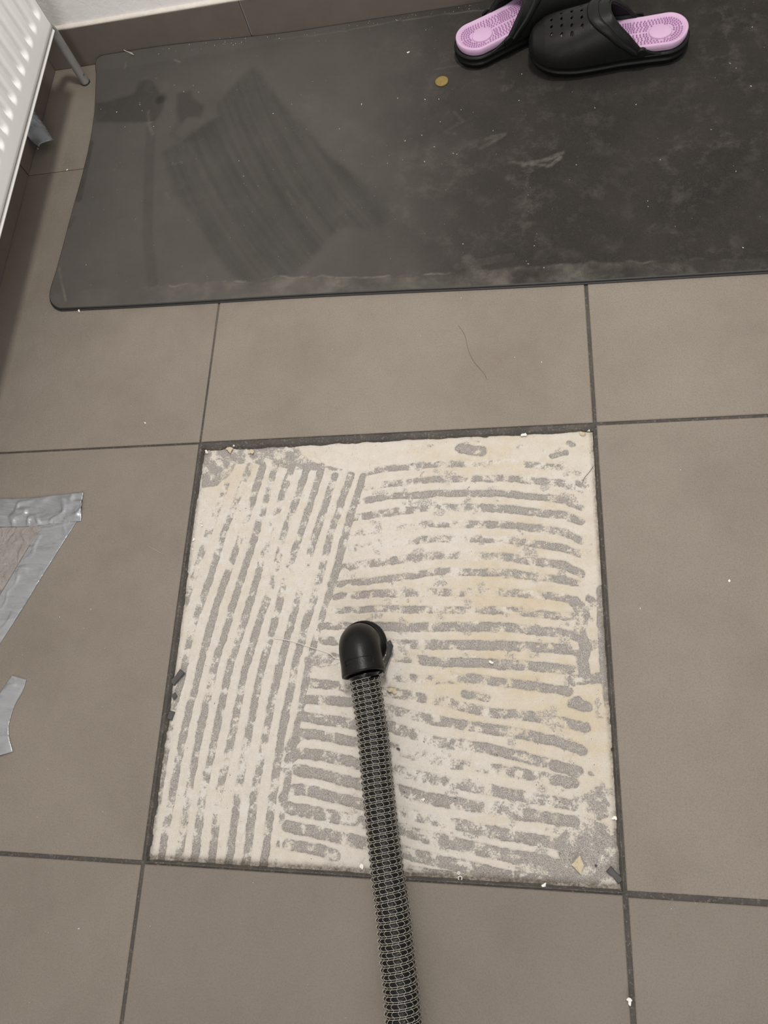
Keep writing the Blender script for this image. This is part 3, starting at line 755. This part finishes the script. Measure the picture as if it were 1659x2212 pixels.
    for i in range(NU - 1):
        for j in range(NV - 1):
            a = i * NV + j; b = (i + 1) * NV + j
            cx_, cy_, cz_ = surf((i + .5) / (NU - 1), (j + .5) / (NV - 1))
            if cz_ > .045 and any(((cx_ - hx) / .0022) ** 2 + ((cy_ - hy) / .0034) ** 2 < 1 for hx, hy in holes): continue
            Fc.append((a, b, b + 1, a + 1))
    o = mesh('upper', V, flip(Fc), M_foam, root, True)
    so = o.modifiers.new('s', 'SOLIDIFY'); so.thickness = .0038; so.offset = -1 if True else 1
    # thick rolled collar
    V, Fc = [], []
    cp = [T(surf(0, t, -.0012)) for t in np.linspace(0.015, .985, 90)]
    tube(V, Fc, cp, .0030, 10); mesh('collar', V, Fc, M_foam, root, True)
    # strap swung forward over the instep
    V = []; ns, nw = 90, 9
    for k in range(ns):
        t = k / (ns - 1); tt = .02 + .96 * t; a = math.pi * tt
        for j in range(nw):
            q = j / (nw - 1) - .5
            s = .055 + .105 * (q + .5) * (.75 + .5 * math.sin(a)) + .05 * math.sin(a)
            bulge = .0024 + .0034 * (1 - (2 * q) ** 4)
            x, y, z = surf(s, tt, bulge)
            if tt < .12 or tt > .88:
                k3 = min(1, (.12 - min(tt, 1 - tt)) / .12); x -= .012 * k3
            V.append(T((x, y, z + .001)))
    o = mesh('strap', V, flip(grid_faces(ns, nw)), M_foam, root, True)
    so = o.modifiers.new('s', 'SOLIDIFY'); so.thickness = .003; so.offset = -1
    for sgn in (1, -1):
        x = .078; y = mid_y(x) + sgn * (half_w(x) + .0012); V, Fc = [], []
        tube(V, Fc, [T((x, y, .0335)), T((x, y + sgn * .0045, .0335)), T((x, y + sgn * .0056, .0335))], [.0080, .0078, .0060], 24)
        rv = mesh('rivet', V, Fc, M_foam, root, False); rv.modifiers.new('b', 'BEVEL').width = .0006
    # back of the heel seat: low side wings joining upper and sole
    for sgn in (1, -1):
        V, Fc = [], []; b = 0; m2 = 24
        for k in range(m2):
            x = .046 + (.118 - .046) * k / (m2 - 1); y = mid_y(x) + sgn * (half_w(x) + .0006)
            h = .002 + .018 * float(sm((x - .046) / .05))
            for dy, z in ((0, .020), (sgn * .0006, .0235 + h * .5), (-sgn * .0004, .0235 + h), (-sgn * .0022, .0230 + h), (-sgn * .0026, .022)): V.append(T((x, y + dy, z)))
        Fc += grid_faces(m2, 5, off=b)
        mesh('side_wing', V, Fc, M_foam, root, True)
    tag(root, label, 'clog', 'pair of black clogs on the mat')
    return root
build_clog('clog', (.787, 1.2955, ZM + .0004), math.radians(178.6), False, 'black foam clog seen whole, lying sideways with its toe to the left', False)
build_clog('clog', (.404, 1.327, ZM + .0004), math.radians(27.6), True, 'black foam clog cut off by the photo top, lilac heel nearest the coin', True)

# ------------------------------------------------------------------ coin
def build_coin():
    p = at(954.5, 177.5, ZM); r = .0117
    V, Fc = [], []; n = 72
    prof = [(0, 0), (r * .97, 0), (r, .0003), (r, .0018), (r * .975, .0021), (r * .90, .0021), (r * .88, .0017), (0.0008, .0017)]
    for rad, z in prof[1:]:
        for k in range(n):
            a = 2 * math.pi * k / n; q = rad * (1 - (.03 if (k % 10 == 0 and rad > r * .96) else 0)); V.append((q * math.cos(a), q * math.sin(a), z))
    for i in range(6):
        for k in range(n): k2 = (k + 1) % n; Fc.append((i * n + k, i * n + k2, (i + 1) * n + k2, (i + 1) * n + k))
    Fc.append(tuple(range(n))[::-1]); Fc.append(tuple(6 * n + k for k in range(n)))
    m = Mat('brass_coin'); nz = m.noise(420, 3, .5, dist=1.5)
    m.color(m.ramp(nz, [(.35, lin(150, 126, 66)), (.65, lin(176, 152, 92))])); m.set(Roughness=.5, Metallic=.45); m.bump(nz, .0006)
    o = mesh('coin', V, Fc, m.m); o.location = (p[0], p[1], ZM + .0006)
    tag(o, 'small gold-coloured coin lying on the black mat near the clogs', 'coin')
build_coin()

# ------------------------------------------------------------------ vacuum hose with its elbow cuff
M_rub = simple('black_rubber', lin(18, 17, 16), 0.36, 0.2, 70, bump=0.0002, spec=.22)
def build_hose():
    fc = at(785, 1393.5, -.006); dome = at(777, 1390, .029)
    root = empty('vacuum_hose', (fc[0], fc[1], -.008))
    O = Vector((fc[0], fc[1], -.008))
    def L(p): return tuple(Vector(p) - O)
    c = Vector((fc[0] + .001, fc[1] - .002, 0)); e = at(788, 1462, .030); dirn = Vector((e[0] - c.x, e[1] - c.y, 0)); dirn.normalize(); side = Vector((dirn.y, -dirn.x, 0))
    # flange and its ribs, standing on the adhesive
    V, Fc = [], []; n = 96
    prof = [(.0315, .0006), (.0330, .0014), (.0332, .0052), (.0322, .0062), (.0296, .0064), (.0292, .0078), (.0300, .0088), (.0300, .0104), (.0284, .0112), (.0274, .0114), (.0272, .022)]
    for r, z in prof:
        for k in range(n):
            a = 2 * math.pi * k / n; V.append((r * math.cos(a), r * math.sin(a), z))
    for i in range(len(prof) - 1):
        for k in range(n): k2 = (k + 1) % n; Fc.append((i * n + k, i * n + k2, (i + 1) * n + k2, (i + 1) * n + k))
    Fc.append(tuple(range(n))[::-1])
    mesh('flange', V, Fc, M_rub, root, True)
    # elbow: plan view is a half disc then a straight sleeve; section is a dome
    V, Fc = [], []; rt = .0272; zc = .0300; nr = 40
    path = []
    for z in np.linspace(.004, .0225, 5): path.append((c + Vector((0, 0, z - .008)), Vector((0, 0, 1))))
    rad_b = rt * .62
    for k in range(1, 15):
        a = math.pi / 2 * k / 14
        pc = c + dirn * (rad_b * (1 - math.cos(a))) + Vector((0, 0, .0145 + rad_b * math.sin(a)))
        path.append((pc, dirn * math.sin(a) + Vector((0, 0, math.cos(a)))))
    zend = path[-1][0].z
    for d in (.006, .013, .019, .0225, .0245, .0265): path.append((c + dirn * (rad_b + d) + Vector((0, 0, zend)), dirn))
    rads = [rt] * len(path)
    rads[-4:] = [rt * 1.024, rt * 1.028, rt * 1.034, rt * 1.034]
    rads = [r * (1 + .035 * max(0, (i - 12)) / (len(rads) - 12)) for i, r in enumerate(rads)]
    for (p, t), r in zip(path, rads):
        b = t.cross(side).normalized()
        for k in range(nr):
            a = 2 * math.pi * k / nr; V.append(L(p + side * (r * math.cos(a)) + b * (r * math.sin(a))))
    # folded-in mouth
    (p, t) = path[-1]
    for r, d in ((rt * .98, .0008), (rt * .90, .0006), (rt * .82, -.004), (rt * .78, -.012)):
        b = t.cross(side).normalized()
        for k in range(nr):
            a = 2 * math.pi * k / nr; V.append(L(p + dirn * d + side * (r * math.cos(a)) + b * (r * math.sin(a))))
    m_ = len(path) + 4
    for i in range(m_ - 1):
        for k in range(nr): k2 = (k + 1) % nr; Fc.append((i * nr + k, i * nr + k2, (i + 1) * nr + k2, (i + 1) * nr + k))
    cuff = mesh('elbow_cuff', V, Fc, M_rub, root, True)
    bmx = bmesh.new(); bmx.from_mesh(cuff.data); bmesh.ops.recalc_face_normals(bmx, faces=bmx.faces); bmx.to_mesh(cuff.data); bmx.free()
    # embossed panel outline and worn letters on the sleeve
    V, Fc = [], []
    def on(u, v, lift=.0002):          # u across the sleeve (m), v along it from the bend
        a = u / rt; p = c + dirn * (rad_b + v) + Vector((0, 0, zend)); rr = rt * float(np.interp(v, [.006, .013, .019, .0225, .0245], [1.0188, 1.0215, 1.024, 1.028, 1.034])) + lift
        return L(p + side * (rr * math.sin(a)) + Vector((0, 0, 1)) * (rr * math.cos(a)))
    fr = []
    for u, v in [(-.020, .021), (-.020, .012), (-.0185, .0095), (.0185, .0095), (.0195, .012), (.0195, .021)]: fr.append((u, v))
    pts = []
    for i in range(len(fr) - 1):
        for k in range(10): t = k / 10; pts.append(on(fr[i][0] + (fr[i + 1][0] - fr[i][0]) * t, fr[i][1] + (fr[i + 1][1] - fr[i][1]) * t))
    tube(V, Fc, pts, .00050, 6); mesh('embossed_frame', V, Fc, M_rub, cuff, True)
    cu = bpy.data.curves.new('embossed_letters', 'FONT'); cu.body = 'CENTRAL.COM'; cu.size = .0062; cu.align_x = 'CENTER'; cu.extrude = .0003; cu.resolution_u = 2
    tmp = bpy.data.objects.new('tmp', cu); C.objects.link(tmp)
    dg = bpy.context.evaluated_depsgraph_get(); me = bpy.data.meshes.new_from_object(tmp.evaluated_get(dg)); bpy.data.objects.remove(tmp)
    for v in me.vertices:
        x, y, z = v.co; v.co = on(x, .0185 - y, .0002 + z)
    me.name = 'embossed_letters'; link('embossed_letters', me, M_rub, cuff)
    # hose: centre line
    zh = .0212
    st = c + dirn * (rad_b + .0255) + Vector((0, 0, zend))
    P = [tuple(c + dirn * (rad_b + .012) + Vector((0, 0, zend))), tuple(st)]
    for u, v, z in ((800, 1540, .0245), (808, 1600, .0225), (817, 1700, .0212), (828, 1800, .0208), (840, 1900, .0212), (848, 1960, .0216), (858, 2060, .0214), (866, 2130, .0214), (873, 2212, .0214)):
        q = at(u - 1, v, z); P.append((q[0], q[1], z))
    a, b = np.array(P[-2]), np.array(P[-1]); dd = (b - a) / np.linalg.norm(b - a)
    for k in (.08, .18, .30): P.append(tuple(b + dd * k + np.array([.10 * k * k * 4, 0, 0])))
    fine = catmull(P, 60); cum = np.concatenate([[0], np.cumsum([np.linalg.norm(fine[i + 1] - fine[i]) for i in range(len(fine) - 1)])]); tot = cum[-1]
    fa = np.array(fine)
    def cl(s): return np.array([np.interp(s, cum, fa[:, k]) for k in range(3)])
    pitch = .0072; nrib = int(tot / pitch)
    def frame(s):
        p = cl(s); q = cl(min(s + .004, tot)) - cl(max(s - .004, 0)); t = Vector(q).normalized()
        sd = t.cross(Vector((0, 0, 1))).normalized(); up = sd.cross(t); return Vector(p), sd, up
    RO, RI = .0209, .0183
    def rr(ph): return RI + (RO - RI) * max(0.0, math.sin(math.pi * ph * 1.0) ** 2) ** .8
    V, Fc = [], []; nk = 28; per = 8; NS = nrib * per
    for i in range(NS + 1):
        s = min(i * pitch / per, tot); p, sd, up = frame(s)
        for k in range(nk):
            a = 2 * math.pi * k / nk; r = rr((i / per + k / nk) % 1.0) - .0004
            V.append(L(p + sd * (r * math.cos(a)) + up * (r * math.sin(a))))
    for i in range(NS):
        for k in range(nk):
            k2 = (k + 1) % nk; i2 = i
            Fc.append((i * nk + k, i * nk + k2, (i + 1) * nk + k2, (i + 1) * nk + k))
    mh = Mat('black_hose_plastic'); mh.color(lin(9, 9, 10)); mh.set(Roughness=mh.ramp(mh.noise(300, 3), [(.3, .10), (.7, .24)])); mh.bump(mh.noise(500, 3), .0004)
    mh.b.inputs['Specular IOR Level'].default_value = .28
    mesh('hose_tube', V, Fc, mh.m, root, True)
    # pale thread net: a hoop on each flank of every rib and 20 lengthwise threads
    V, Fc = [], []
    def wire(pts, r, n, closed=False): tube(V, Fc, pts, r, n, cap=False)
    for off in (.15, .85):
        pts = []
        for i in range(nrib * 32 + 1):
            th = i / 32.0; s = (th + off - .0) * pitch
            if s > tot or s < .020: continue
            p, sd, up = frame(s); a = -2 * math.pi * th; a = 2 * math.pi * th * -1
            r = rr(off) + .00005
            pts.append(L(p + sd * (r * math.cos(a)) + up * (r * math.sin(a))))
        wire(pts, .00024, 4)
    m_net = simple('pale_thread', lin(226, 219, 205), .35, .05, 100, spec=.7)
    mesh('spiral_thread', V, Fc, m_net, root, True)
    V, Fc = [], []
    for q in range(16):
        pts = []; a0 = 2 * math.pi * q / 16
        for i in range(3 * per, NS):
            s = i * pitch / per; p, sd, up = frame(s); a = a0 + .05 * math.sin(i * .785 + 1.2 * q)
            ph = (i / per + a / (2 * math.pi)) % 1.0
            r = rr(ph) + .0001
            pts.append(L(p + sd * (r * math.cos(a)) + up * (r * math.sin(a))))
        wire(pts, .00022, 3)
    mesh('lengthwise_threads', V, Fc, m_net, root, True)
    # grey film flap squeezed out beside the flange
    A = [at(843, 1383, .004), at(850, 1396, .002), at(846, 1412, .000), at(838, 1432, .004), at(829, 1456, .012), at(826, 1446, .016)]
    B = [at(834, 1386, .012), at(836, 1398, .012), at(834, 1412, .012), at(828, 1426, .014), at(822, 1440, .018), at(822, 1440, .020)]
    V = [];
    for q in range(6):
        a, b = np.array(A[q]), np.array(B[q])
        for k in range(6):
            t = k / 5; p = a * (1 - t) + b * t; p[2] += .0016 * math.sin(t * 7 + q); V.append(L(p))
    mf = Mat('grey_film'); mf.color(lin(52, 53, 55)); mf.set(Roughness=.12, Alpha=.92); mf.b.inputs['Specular IOR Level'].default_value = .8
    o = mesh('film_flap', V, grid_faces(6, 6), mf.m, root, True); o.modifiers.new('s', 'SOLIDIFY').thickness = .0003
    tag(root, 'black corrugated vacuum hose with a pale thread net and rubber elbow resting in the pit', 'hose')
build_hose()

# ------------------------------------------------------------------ duct tape and plastic film
def tape_material(name, c=(176, 179, 183)):
    m = Mat(name); n1 = m.noise(22, 3, .45, m.stretch((1, 2.6, 1), .9), 1.2); w = m.noise(1500, 1)
    m.color(m.ramp(n1, [(.3, lin(c[0] - 12, c[1] - 12, c[2] - 11)), (.7, lin(c[0] + 10, c[1] + 10, c[2] + 10))]))
    m.set(Roughness=m.ramp(n1, [(.3, .22), (.7, .40)]), Metallic=.45)
    m.bump(m.math('ADD', n1, m.math('MULTIPLY', w, .05)), .0022); return m.m
M_tape = tape_material('silver_duct_tape')
def sheet(name, corners, nx, ny, mat, wr, seed, th=.0003, base=.0004, ragged=0.0):
    """quad strip of film between two traced edges, with creases; corners = (edgeA points, edgeB points) in photo pixels"""
    A = catmull([at(u, v, 0) for u, v in corners[0]], 12); B = catmull([at(u, v, 0) for u, v in corners[1]], 12)
    def res(P, n):
        P = np.array(P); c = np.concatenate([[0], np.cumsum(np.linalg.norm(np.diff(P, axis=0), axis=1))]); s = np.linspace(0, c[-1], n)
        return np.stack([np.interp(s, c, P[:, k]) for k in range(3)], 1)
    A, B = res(A, nx), res(B, nx); V = []; o0 = (A[0] + B[-1]) / 2
    for i in range(nx):
        for j in range(ny):
            t = j / (ny - 1); p = A[i] * (1 - t) + B[i] * t
            x, y = p[0], p[1]
            cr = abs(float(fbm(np.array(x * 24 + y * 6), np.array(y * 30 - x * 8), seed, 2)) - .5) * 2
            z = base + wr * (1 - min(1, cr * 7)) + wr * .5 * float(fbm(np.array(x * 40), np.array(y * 40), seed + 3, 2))
            ed = min(t, 1 - t, ); z = base + (z - base) * min(1, ed * 5 + .15)
            if ragged and (i == nx - 1): x += ragged * (random.random() - .5)
            V.append((x - o0[0], y - o0[1], z))
    o = mesh(name, V, grid_faces(nx, ny), mat, smooth=True); o.location = (o0[0], o0[1], 0)
    s = o.modifiers.new('s', 'SOLIDIFY'); s.thickness = th; s.offset = 1
    return o
tag(sheet('duct_tape', ([(-60, 1079), (0, 1077), (60, 1076), (110, 1071), (181, 1063)], [(-60, 1139), (0, 1139), (60, 1138), (110, 1133), (176, 1126)]), 90, 26, M_tape, .0030, 3, ragged=.0006, base=.0010),
    'creased silver duct tape strip running sideways, topmost of the left tape pieces', 'duct tape')
tag(sheet('duct_tape', ([(96, 1122), (53, 1196), (10, 1268), (-20, 1318), (-60, 1384)], [(172, 1118), (106, 1222), (52, 1310), (0, 1391), (-60, 1480)]), 110, 26, M_tape, .0013, 5),
    'long silver duct tape strip slanting down beside the clear film', 'duct tape')
tag(sheet('duct_tape', ([(26, 1459), (0, 1498), (-30, 1545), (-50, 1590), (-60, 1650)], [(57, 1468), (50, 1492), (30, 1530), (19, 1578), (29, 1624)]), 60, 26, M_tape, .0018, 9),
    'crumpled torn duct tape end, the lowest grey piece at the left photo edge', 'duct tape')
mfl = Mat('clear_film'); mfl.color(lin(214, 206, 204)); mfl.set(Roughness=.12, Alpha=.34); mfl.bump(mfl.noise(38, 4, dist=2.0), .009)
tag(sheet('plastic_film', ([(-60, 1130), (0, 1132), (50, 1134), (100, 1130)], [(-60, 1380), (-30, 1330), (30, 1236), (72, 1166)]), 50, 40, mfl.m, .0022, 13, th=.0001, base=.0004),
    'clear crinkled plastic film taped to the floor between two tape strips', 'plastic film')
# slack tape end under the radiator
def loose_tape():
    a = [(-.452, 1.372, .075), (-.440, 1.345, .052), (-.425, 1.322, .034), (-.408, 1.298, .020), (-.392, 1.272, .010)]
    b = [(-.448, 1.305, .085), (-.444, 1.290, .060), (-.438, 1.274, .040), (-.430, 1.264, .024), (-.414, 1.252, .016)]
    a = [(max(x, XL + .002), y, z) for x, y, z in a]; b = [(max(x, XL + .002), y, z) for x, y, z in b]
    A, B = catmull(a, 8), catmull(b, 8); V = []; ny = 16
    for i in range(len(A)):
        for j in range(ny):
            t = j / (ny - 1); p = A[i] * (1 - t) + B[i] * t; k = i / (len(A) - 1)
            p = p + np.array([.003 * math.sin(t * 6.0) * k, .004 * math.sin(t * 3.1) * k * -1, .007 * math.sin(t * math.pi) * (.3 + .7 * k)])
            V.append(tuple(p - np.array([-.43, 1.3, 0])))
    o = mesh('duct_tape', V, grid_faces(len(A), ny), tape_material('dull_grey_tape', (168, 174, 178)), smooth=True); o.location = (-.43, 1.3, 0)
    o.modifiers.new('s', 'SOLIDIFY').thickness = .0003
    tag(o, 'loose grey tape end curling out from under the radiator', 'duct tape')
loose_tape()

# ------------------------------------------------------------------ crumbs, slivers, threads
M_white = simple('white_mortar', lin(244, 240, 234, 1.1), .8, .03, 200, bump=.0004)
M_beige = simple('beige_mortar', lin(218, 202, 172), .85, .06, 200, bump=.0004)
M_dark = simple('grey_grout_chip', lin(86, 85, 84), .7, .15, 200, bump=.0005)
def chip(name, u, v, size, mat, z, label, cat='crumb', asp=(1, .8, .5), rot=None, group=None):
    bm = bmesh.new(); bmesh.ops.create_icosphere(bm, subdivisions=2, radius=1)
    sd = u * .37 + v * .11
    for vt in bm.verts:
        k = .72 + .5 * math.sin(vt.co.x * 3.1 + sd) * math.cos(vt.co.y * 2.7 + sd * 1.7) + .16 * math.sin(vt.co.z * 5 + sd)
        vt.co = vt.co * k
    zmin = min(vt.co.z for vt in bm.verts)
    for vt in bm.verts: vt.co = Vector((vt.co.x * asp[0], vt.co.y * asp[1], (vt.co.z - zmin) * asp[2])) * size
    me = bpy.data.meshes.new(name); bm.to_mesh(me); bm.free()
    o = link(name, me, mat); p = at(u, v, z); o.location = (p[0], p[1], z); o.rotation_euler = (0, 0, rot if rot is not None else sd)
    tag(o, label, cat, group); return o
ZB = -.0074
chips = [
    (447, 977, .0030, M_white, ZB, 'bright white mortar crumb in the top left corner of the pit'),
    (497, 970, .0050, M_beige, ZB, 'large beige adhesive lump against the upper rim of the pit'),
    (507, 964, .0032, M_white, ZB, 'pinkish white mortar crumb tucked behind the large beige lump'),
    (543, 977, .0042, M_beige, ZB, 'rounded beige adhesive lump right of the large lump under the upper rim'),
    (1132, 940, .0036, M_white, ZB, 'white mortar chip under the upper rim, left of the top right corner'),
    (1258, 938, .0042, M_beige, ZB, 'square pale mortar chip in the top right corner of the pit'),
    (1272, 931, .0024, M_white, ZB, 'small pale mortar crumb wedged in the very top right corner'),
    (435, 1129, .0016, M_white, ZB, 'small white crumb by the upper left rim, higher of the pair'),
    (437, 1136, .0018, M_white, ZB, 'small white crumb by the upper left rim, lower of the pair'),
    (419, 1166, .0020, M_white, ZB, 'white crumb hard against the left rim'),
    (417, 1187, .0018, M_white, ZB, 'white crumb against the left rim, below the other rim crumb'),
    (1176, 1914, .0040, M_white, ZB, 'white mortar crumb on the lower rim of the pit, right of the hose'),
    (1249, 1868, .0062, M_beige, ZB, 'diamond-shaped beige adhesive flake near the bottom right corner of the pit'),
    (1061, 1431, .0028, M_white, ZB, 'small white sliver right of the elbow on the combed adhesive'),
    (1327, 1767, .0026, M_white, ZB, 'white crumb beside the right rim above the dark grout piece'),
    (782, 1871, .0026, M_white, ZB, 'small white crumb just left of the hose at the lower rim'),
    (915, 1727, .0024, M_white, ZB, 'small white sliver right of the hose, halfway down the pit'),
    (1359, 2161, .0038, M_white, 0.0, 'white mortar crumb on the joint near the lower right of the photo'),
    (172, 673, .0024, M_white, 0.0, 'white crumb on the tile touching the front edge of the mat'),
    (1575, 1255, .0015, M_white, 0.0, 'lone white speck on the large tile right of the pit'),
    (314, 914, .0016, M_white, 0.0, 'lone white speck on the tile in front of the mat, left side'),
    (848, 1492, .0052, M_beige, ZB, 'thin beige adhesive flake just right of the hose below the elbow'),
    (861, 1618, .0022, M_dark, ZB, 'dark grit speck right of the hose'),
    (146, 368, .0016, M_white, 0.0, 'tiny cream speck on the tile strip between radiator and mat'),
    (82, 321, .0026, M_beige, 0.0, 'beige crumb in the shade under the radiator below the loose tape'),
    (136, 146, .0030, M_beige, 0.0, 'beige crumb in the dark corner behind the pipe'),
    (882, 115, .0022, M_white, ZM, 'white chip on the mat behind the gold coin')]
for u, v, s, m_, z, lb in chips:
    s *= 1.3
    flat = .35 if m_ is M_beige else .55
    chip('mortar_crumb', u, v, s, m_, z, lb, asp=(1, .78, flat))
def sliver(name, pts, w, h, mat, label, z=ZB, cat='grout piece'):
    P = [at(u, v, z + .0015) for u, v in pts]; V, Fc = [], []; o0 = P[0].copy(); o0[2] = z; n = len(P)
    for i, p in enumerate(P):
        t = P[min(i + 1, n - 1)] - P[max(i - 1, 0)]; t = t / np.linalg.norm(t); nn = np.array([-t[1], t[0], 0]); ww = w * (1 + .12 * math.sin(i * 3.3 + pts[0][0]))
        for a, b in ((-1, 0), (-.9, .9), (.9, 1), (1, .1)): V.append(tuple(p + nn * (ww * a) - o0 + np.array([0, 0, h * b + .0002 - .0015])))
    Fc = grid_faces(n, 4) + [(i * 4 + 3, i * 4, (i + 1) * 4, (i + 1) * 4 + 3) for i in range(n - 1)] + [(0, 1, 2, 3), tuple((n - 1) * 4 + k for k in (3, 2, 1, 0))]
    o = mesh(name, V, Fc, mat); o.location = tuple(o0); o.modifiers.new('b', 'BEVEL').width = .0004
    tag(o, label, cat); return o
sliver('grout_sliver', [(372, 1476), (383, 1464), (394, 1450)], .0042, .0035, M_dark, 'dark grout strip broken loose at the left rim, upper of three')
sliver('grout_sliver', [(372, 1506), (380, 1500)], .0036, .0025, M_dark, 'small dark grout flake at the left rim between two larger pieces')
sliver('grout_sliver', [(364, 1544), (374, 1547)], .0056, .0030, M_dark, 'dark wedge of grout at the left rim, lowest of three')
sliver('grout_sliver', [(1315, 1877), (1328, 1890), (1341, 1904)], .0036, .0030, M_dark, 'dark grout bar lying in the bottom right corner of the pit')
sliver('grout_sliver', [(1337, 1778), (1339, 1800)], .0026, .0040, M_dark, 'short grey grout plug standing against the right rim')
sliver('grout_sliver', [(1286, 1869), (1289, 1871)], .0010, .0012, M_dark, 'tiny black grout chip between the beige diamond flake and the corner')
def thread(name, pts, r, mat, z, label, cat, lift=0.0, cyc=False):
    P = [at(u, v, z) for u, v in pts]; o0 = P[0].copy()
    Q = catmull([np.array([p[0] - o0[0], p[1] - o0[1], r + lift * math.sin(math.pi * i / (len(P) - 1))]) for i, p in enumerate(P)], 8)
    V, Fc = [], []; tube(V, Fc, Q, r, 6); o = mesh(name, V, Fc, mat, smooth=True); o.location = (o0[0], o0[1], z); tag(o, label, cat); return o
M_hair = simple('dark_hair', lin(58, 48, 42), .5); M_thread = simple('white_thread', lin(238, 232, 222), .6)
thread('hair', [(990, 703), (1003, 722), (1009, 745), (1013, 760), (1024, 782), (1044, 805), (1052, 820)], .00018, M_hair, 0.0, 'long dark hair curving over the tile in front of the mat', 'hair')
thread('hair', [(1281, 1008), (1273, 1020), (1262, 1033), (1258, 1044)], .00028, M_hair, ZB, 'curly dark hair in the upper right corner of the pit', 'hair')
thread('thread', [(592, 1379), (630, 1385), (670, 1398), (712, 1412), (722, 1421), (738, 1424)], .00045, M_thread, ZB + .0006, 'thin white thread running from the stripes to the elbow', 'thread', lift=.001)
thread('paper_strand', [(264, 107), (275, 112), (287, 116)], .0007, M_thread, .020, 'longer pale sliver leaning on the back wall edge of the mat', 'sliver')
thread('paper_strand', [(276, 113), (284, 117), (289, 119)], .0006, M_thread, .0185, 'shorter pale sliver tucked just below the longer one at the mat edge', 'sliver')
thread('hair', [(320, 1180), (333, 1186), (345, 1193), (352, 1197)], .0004, simple('scuffed_grit', lin(178, 172, 165), .8), 0.0, 'pale scraped fibre on the tile left of the pit', 'fibre')
for (u, v, r_, lb) in ((994, 1897, .0022, 'larger cream mortar ring by the lower rim right of the hose'), (991, 1886, .0014, 'smaller cream mortar ring just above the larger ring')):
    p = at(u, v, ZB); V, Fc = [], []
    tube(V, Fc, [(r_ * math.cos(a), r_ * math.sin(a), 0.0006) for a in np.linspace(0, 2 * math.pi, 25)], .0006, 6)
    o = mesh('mortar_ring', V, Fc, M_white, smooth=True); o.location = (p[0], p[1], ZB); tag(o, lb, 'ring')
# lone hook of wire in the right rim
thread('wire_hook', [(1322, 1622), (1321, 1617), (1327, 1614), (1331, 1620), (1328, 1628)], .0008, M_hair, ZB + .003, 'little black hook poking from the right rim of the pit', 'hook', lift=.001)

def grit(name, pts, zf, mat, label):
    V, Fc = [], []
    for (x, y, r) in pts:
        b = len(V); z = zf(x, y); a0 = random.random() * 6; L_ = 1 + random.random() * 1.2
        for k in range(5):
            a = a0 + 2 * math.pi * k / 5; V.append((x + r * L_ * math.cos(a) * math.cos(a0) - r * .7 * math.sin(a) * math.sin(a0), y + r * L_ * math.cos(a) * math.sin(a0) + r * .7 * math.sin(a) * math.cos(a0), z))
        V.append((x, y, z + r * 1.1))
        for k in range(5): Fc.append((b + k, b + (k + 1) % 5, b + 5))
    o = mesh(name, V, Fc, mat); tag(o, label, 'grit', kind='stuff'); return o
pts = []
known = [(218, 236), (252, 242), (302, 222), (302, 226), (307, 239), (270, 274), (397, 198), (418, 185), (429, 199), (377, 184), (332, 273), (516, 347), (526, 380), (186, 572), (979, 331), (987, 333), (938, 317), (948, 214), (996, 237), (951, 263), (911, 292), (875, 304), (859, 212), (837, 353), (917, 349), (1137, 564), (1141, 570), (1154, 531), (1245, 356), (1399, 434), (1400, 446), (1065, 282), (1121, 217), (1285, 233), (1374, 226), (1590, 370), (1426, 345), (1536, 280), (1605, 535), (1175, 578), (1000, 527), (781, 224), (733, 278), (781, 226), (630, 225), (590, 245), (505, 100), (430, 90), (362, 107), (352, 100), (466, 103), (478, 90), (500, 87), (1625, 58), (1578, 137), (1590, 147), (1545, 168), (1622, 186), (1050, 30), (920, 65), (1127, 160), (918, 215), (1576, 136)]
for u, v in known:
    p = at(u, v, ZM); pts.append((p[0], p[1], .0006 + .0004 * random.random()))
for k in range(330):
    x = random.uniform(-.28, 1.3); y = random.uniform(.90, 1.46)
    if math.hypot((x - .6) / .22, (y - 1.33) / .10) < 1: continue
    pts.append((x, y, random.uniform(.00018, .00045)))
for k in range(60):
    x = random.uniform(-.2, .5); pts.append((x, YB - .006 - random.random() * .012, random.uniform(.0003, .0007)))
grit('white_grit', pts, lambda x, y: float(mat_z(np.array(x), np.array(y))) - .0001, M_white, 'fine white grit scattered over the black mat')
pts = []
for k in range(150):
    x = random.uniform(-.40, 1.1); y = random.uniform(-.3, .86)
    if -.01 < x < .61 and -.01 < y < .61: continue
    pts.append((x, y, random.uniform(.00015, .00040)))
for u, v in ((196, 1316), (129, 1333), (170, 2006), (1470, 1015), (1383, 1314), (1112, 772), (1170, 782), (996, 643)):
    p = at(u, v, 0); pts.append((p[0], p[1], .0007))
grit('floor_grit', pts, lambda x, y: 0.0, M_white, 'sparse pale specks of grit scattered over the floor tiles')
pts = []
for k in range(90): pts.append((random.uniform(.02, .58), random.uniform(.01, .58), random.uniform(.0003, .0008)))
grit('dark_grit', pts, lambda x, y: -.0078, M_dark, 'tiny dark specks scattered over the combed adhesive')
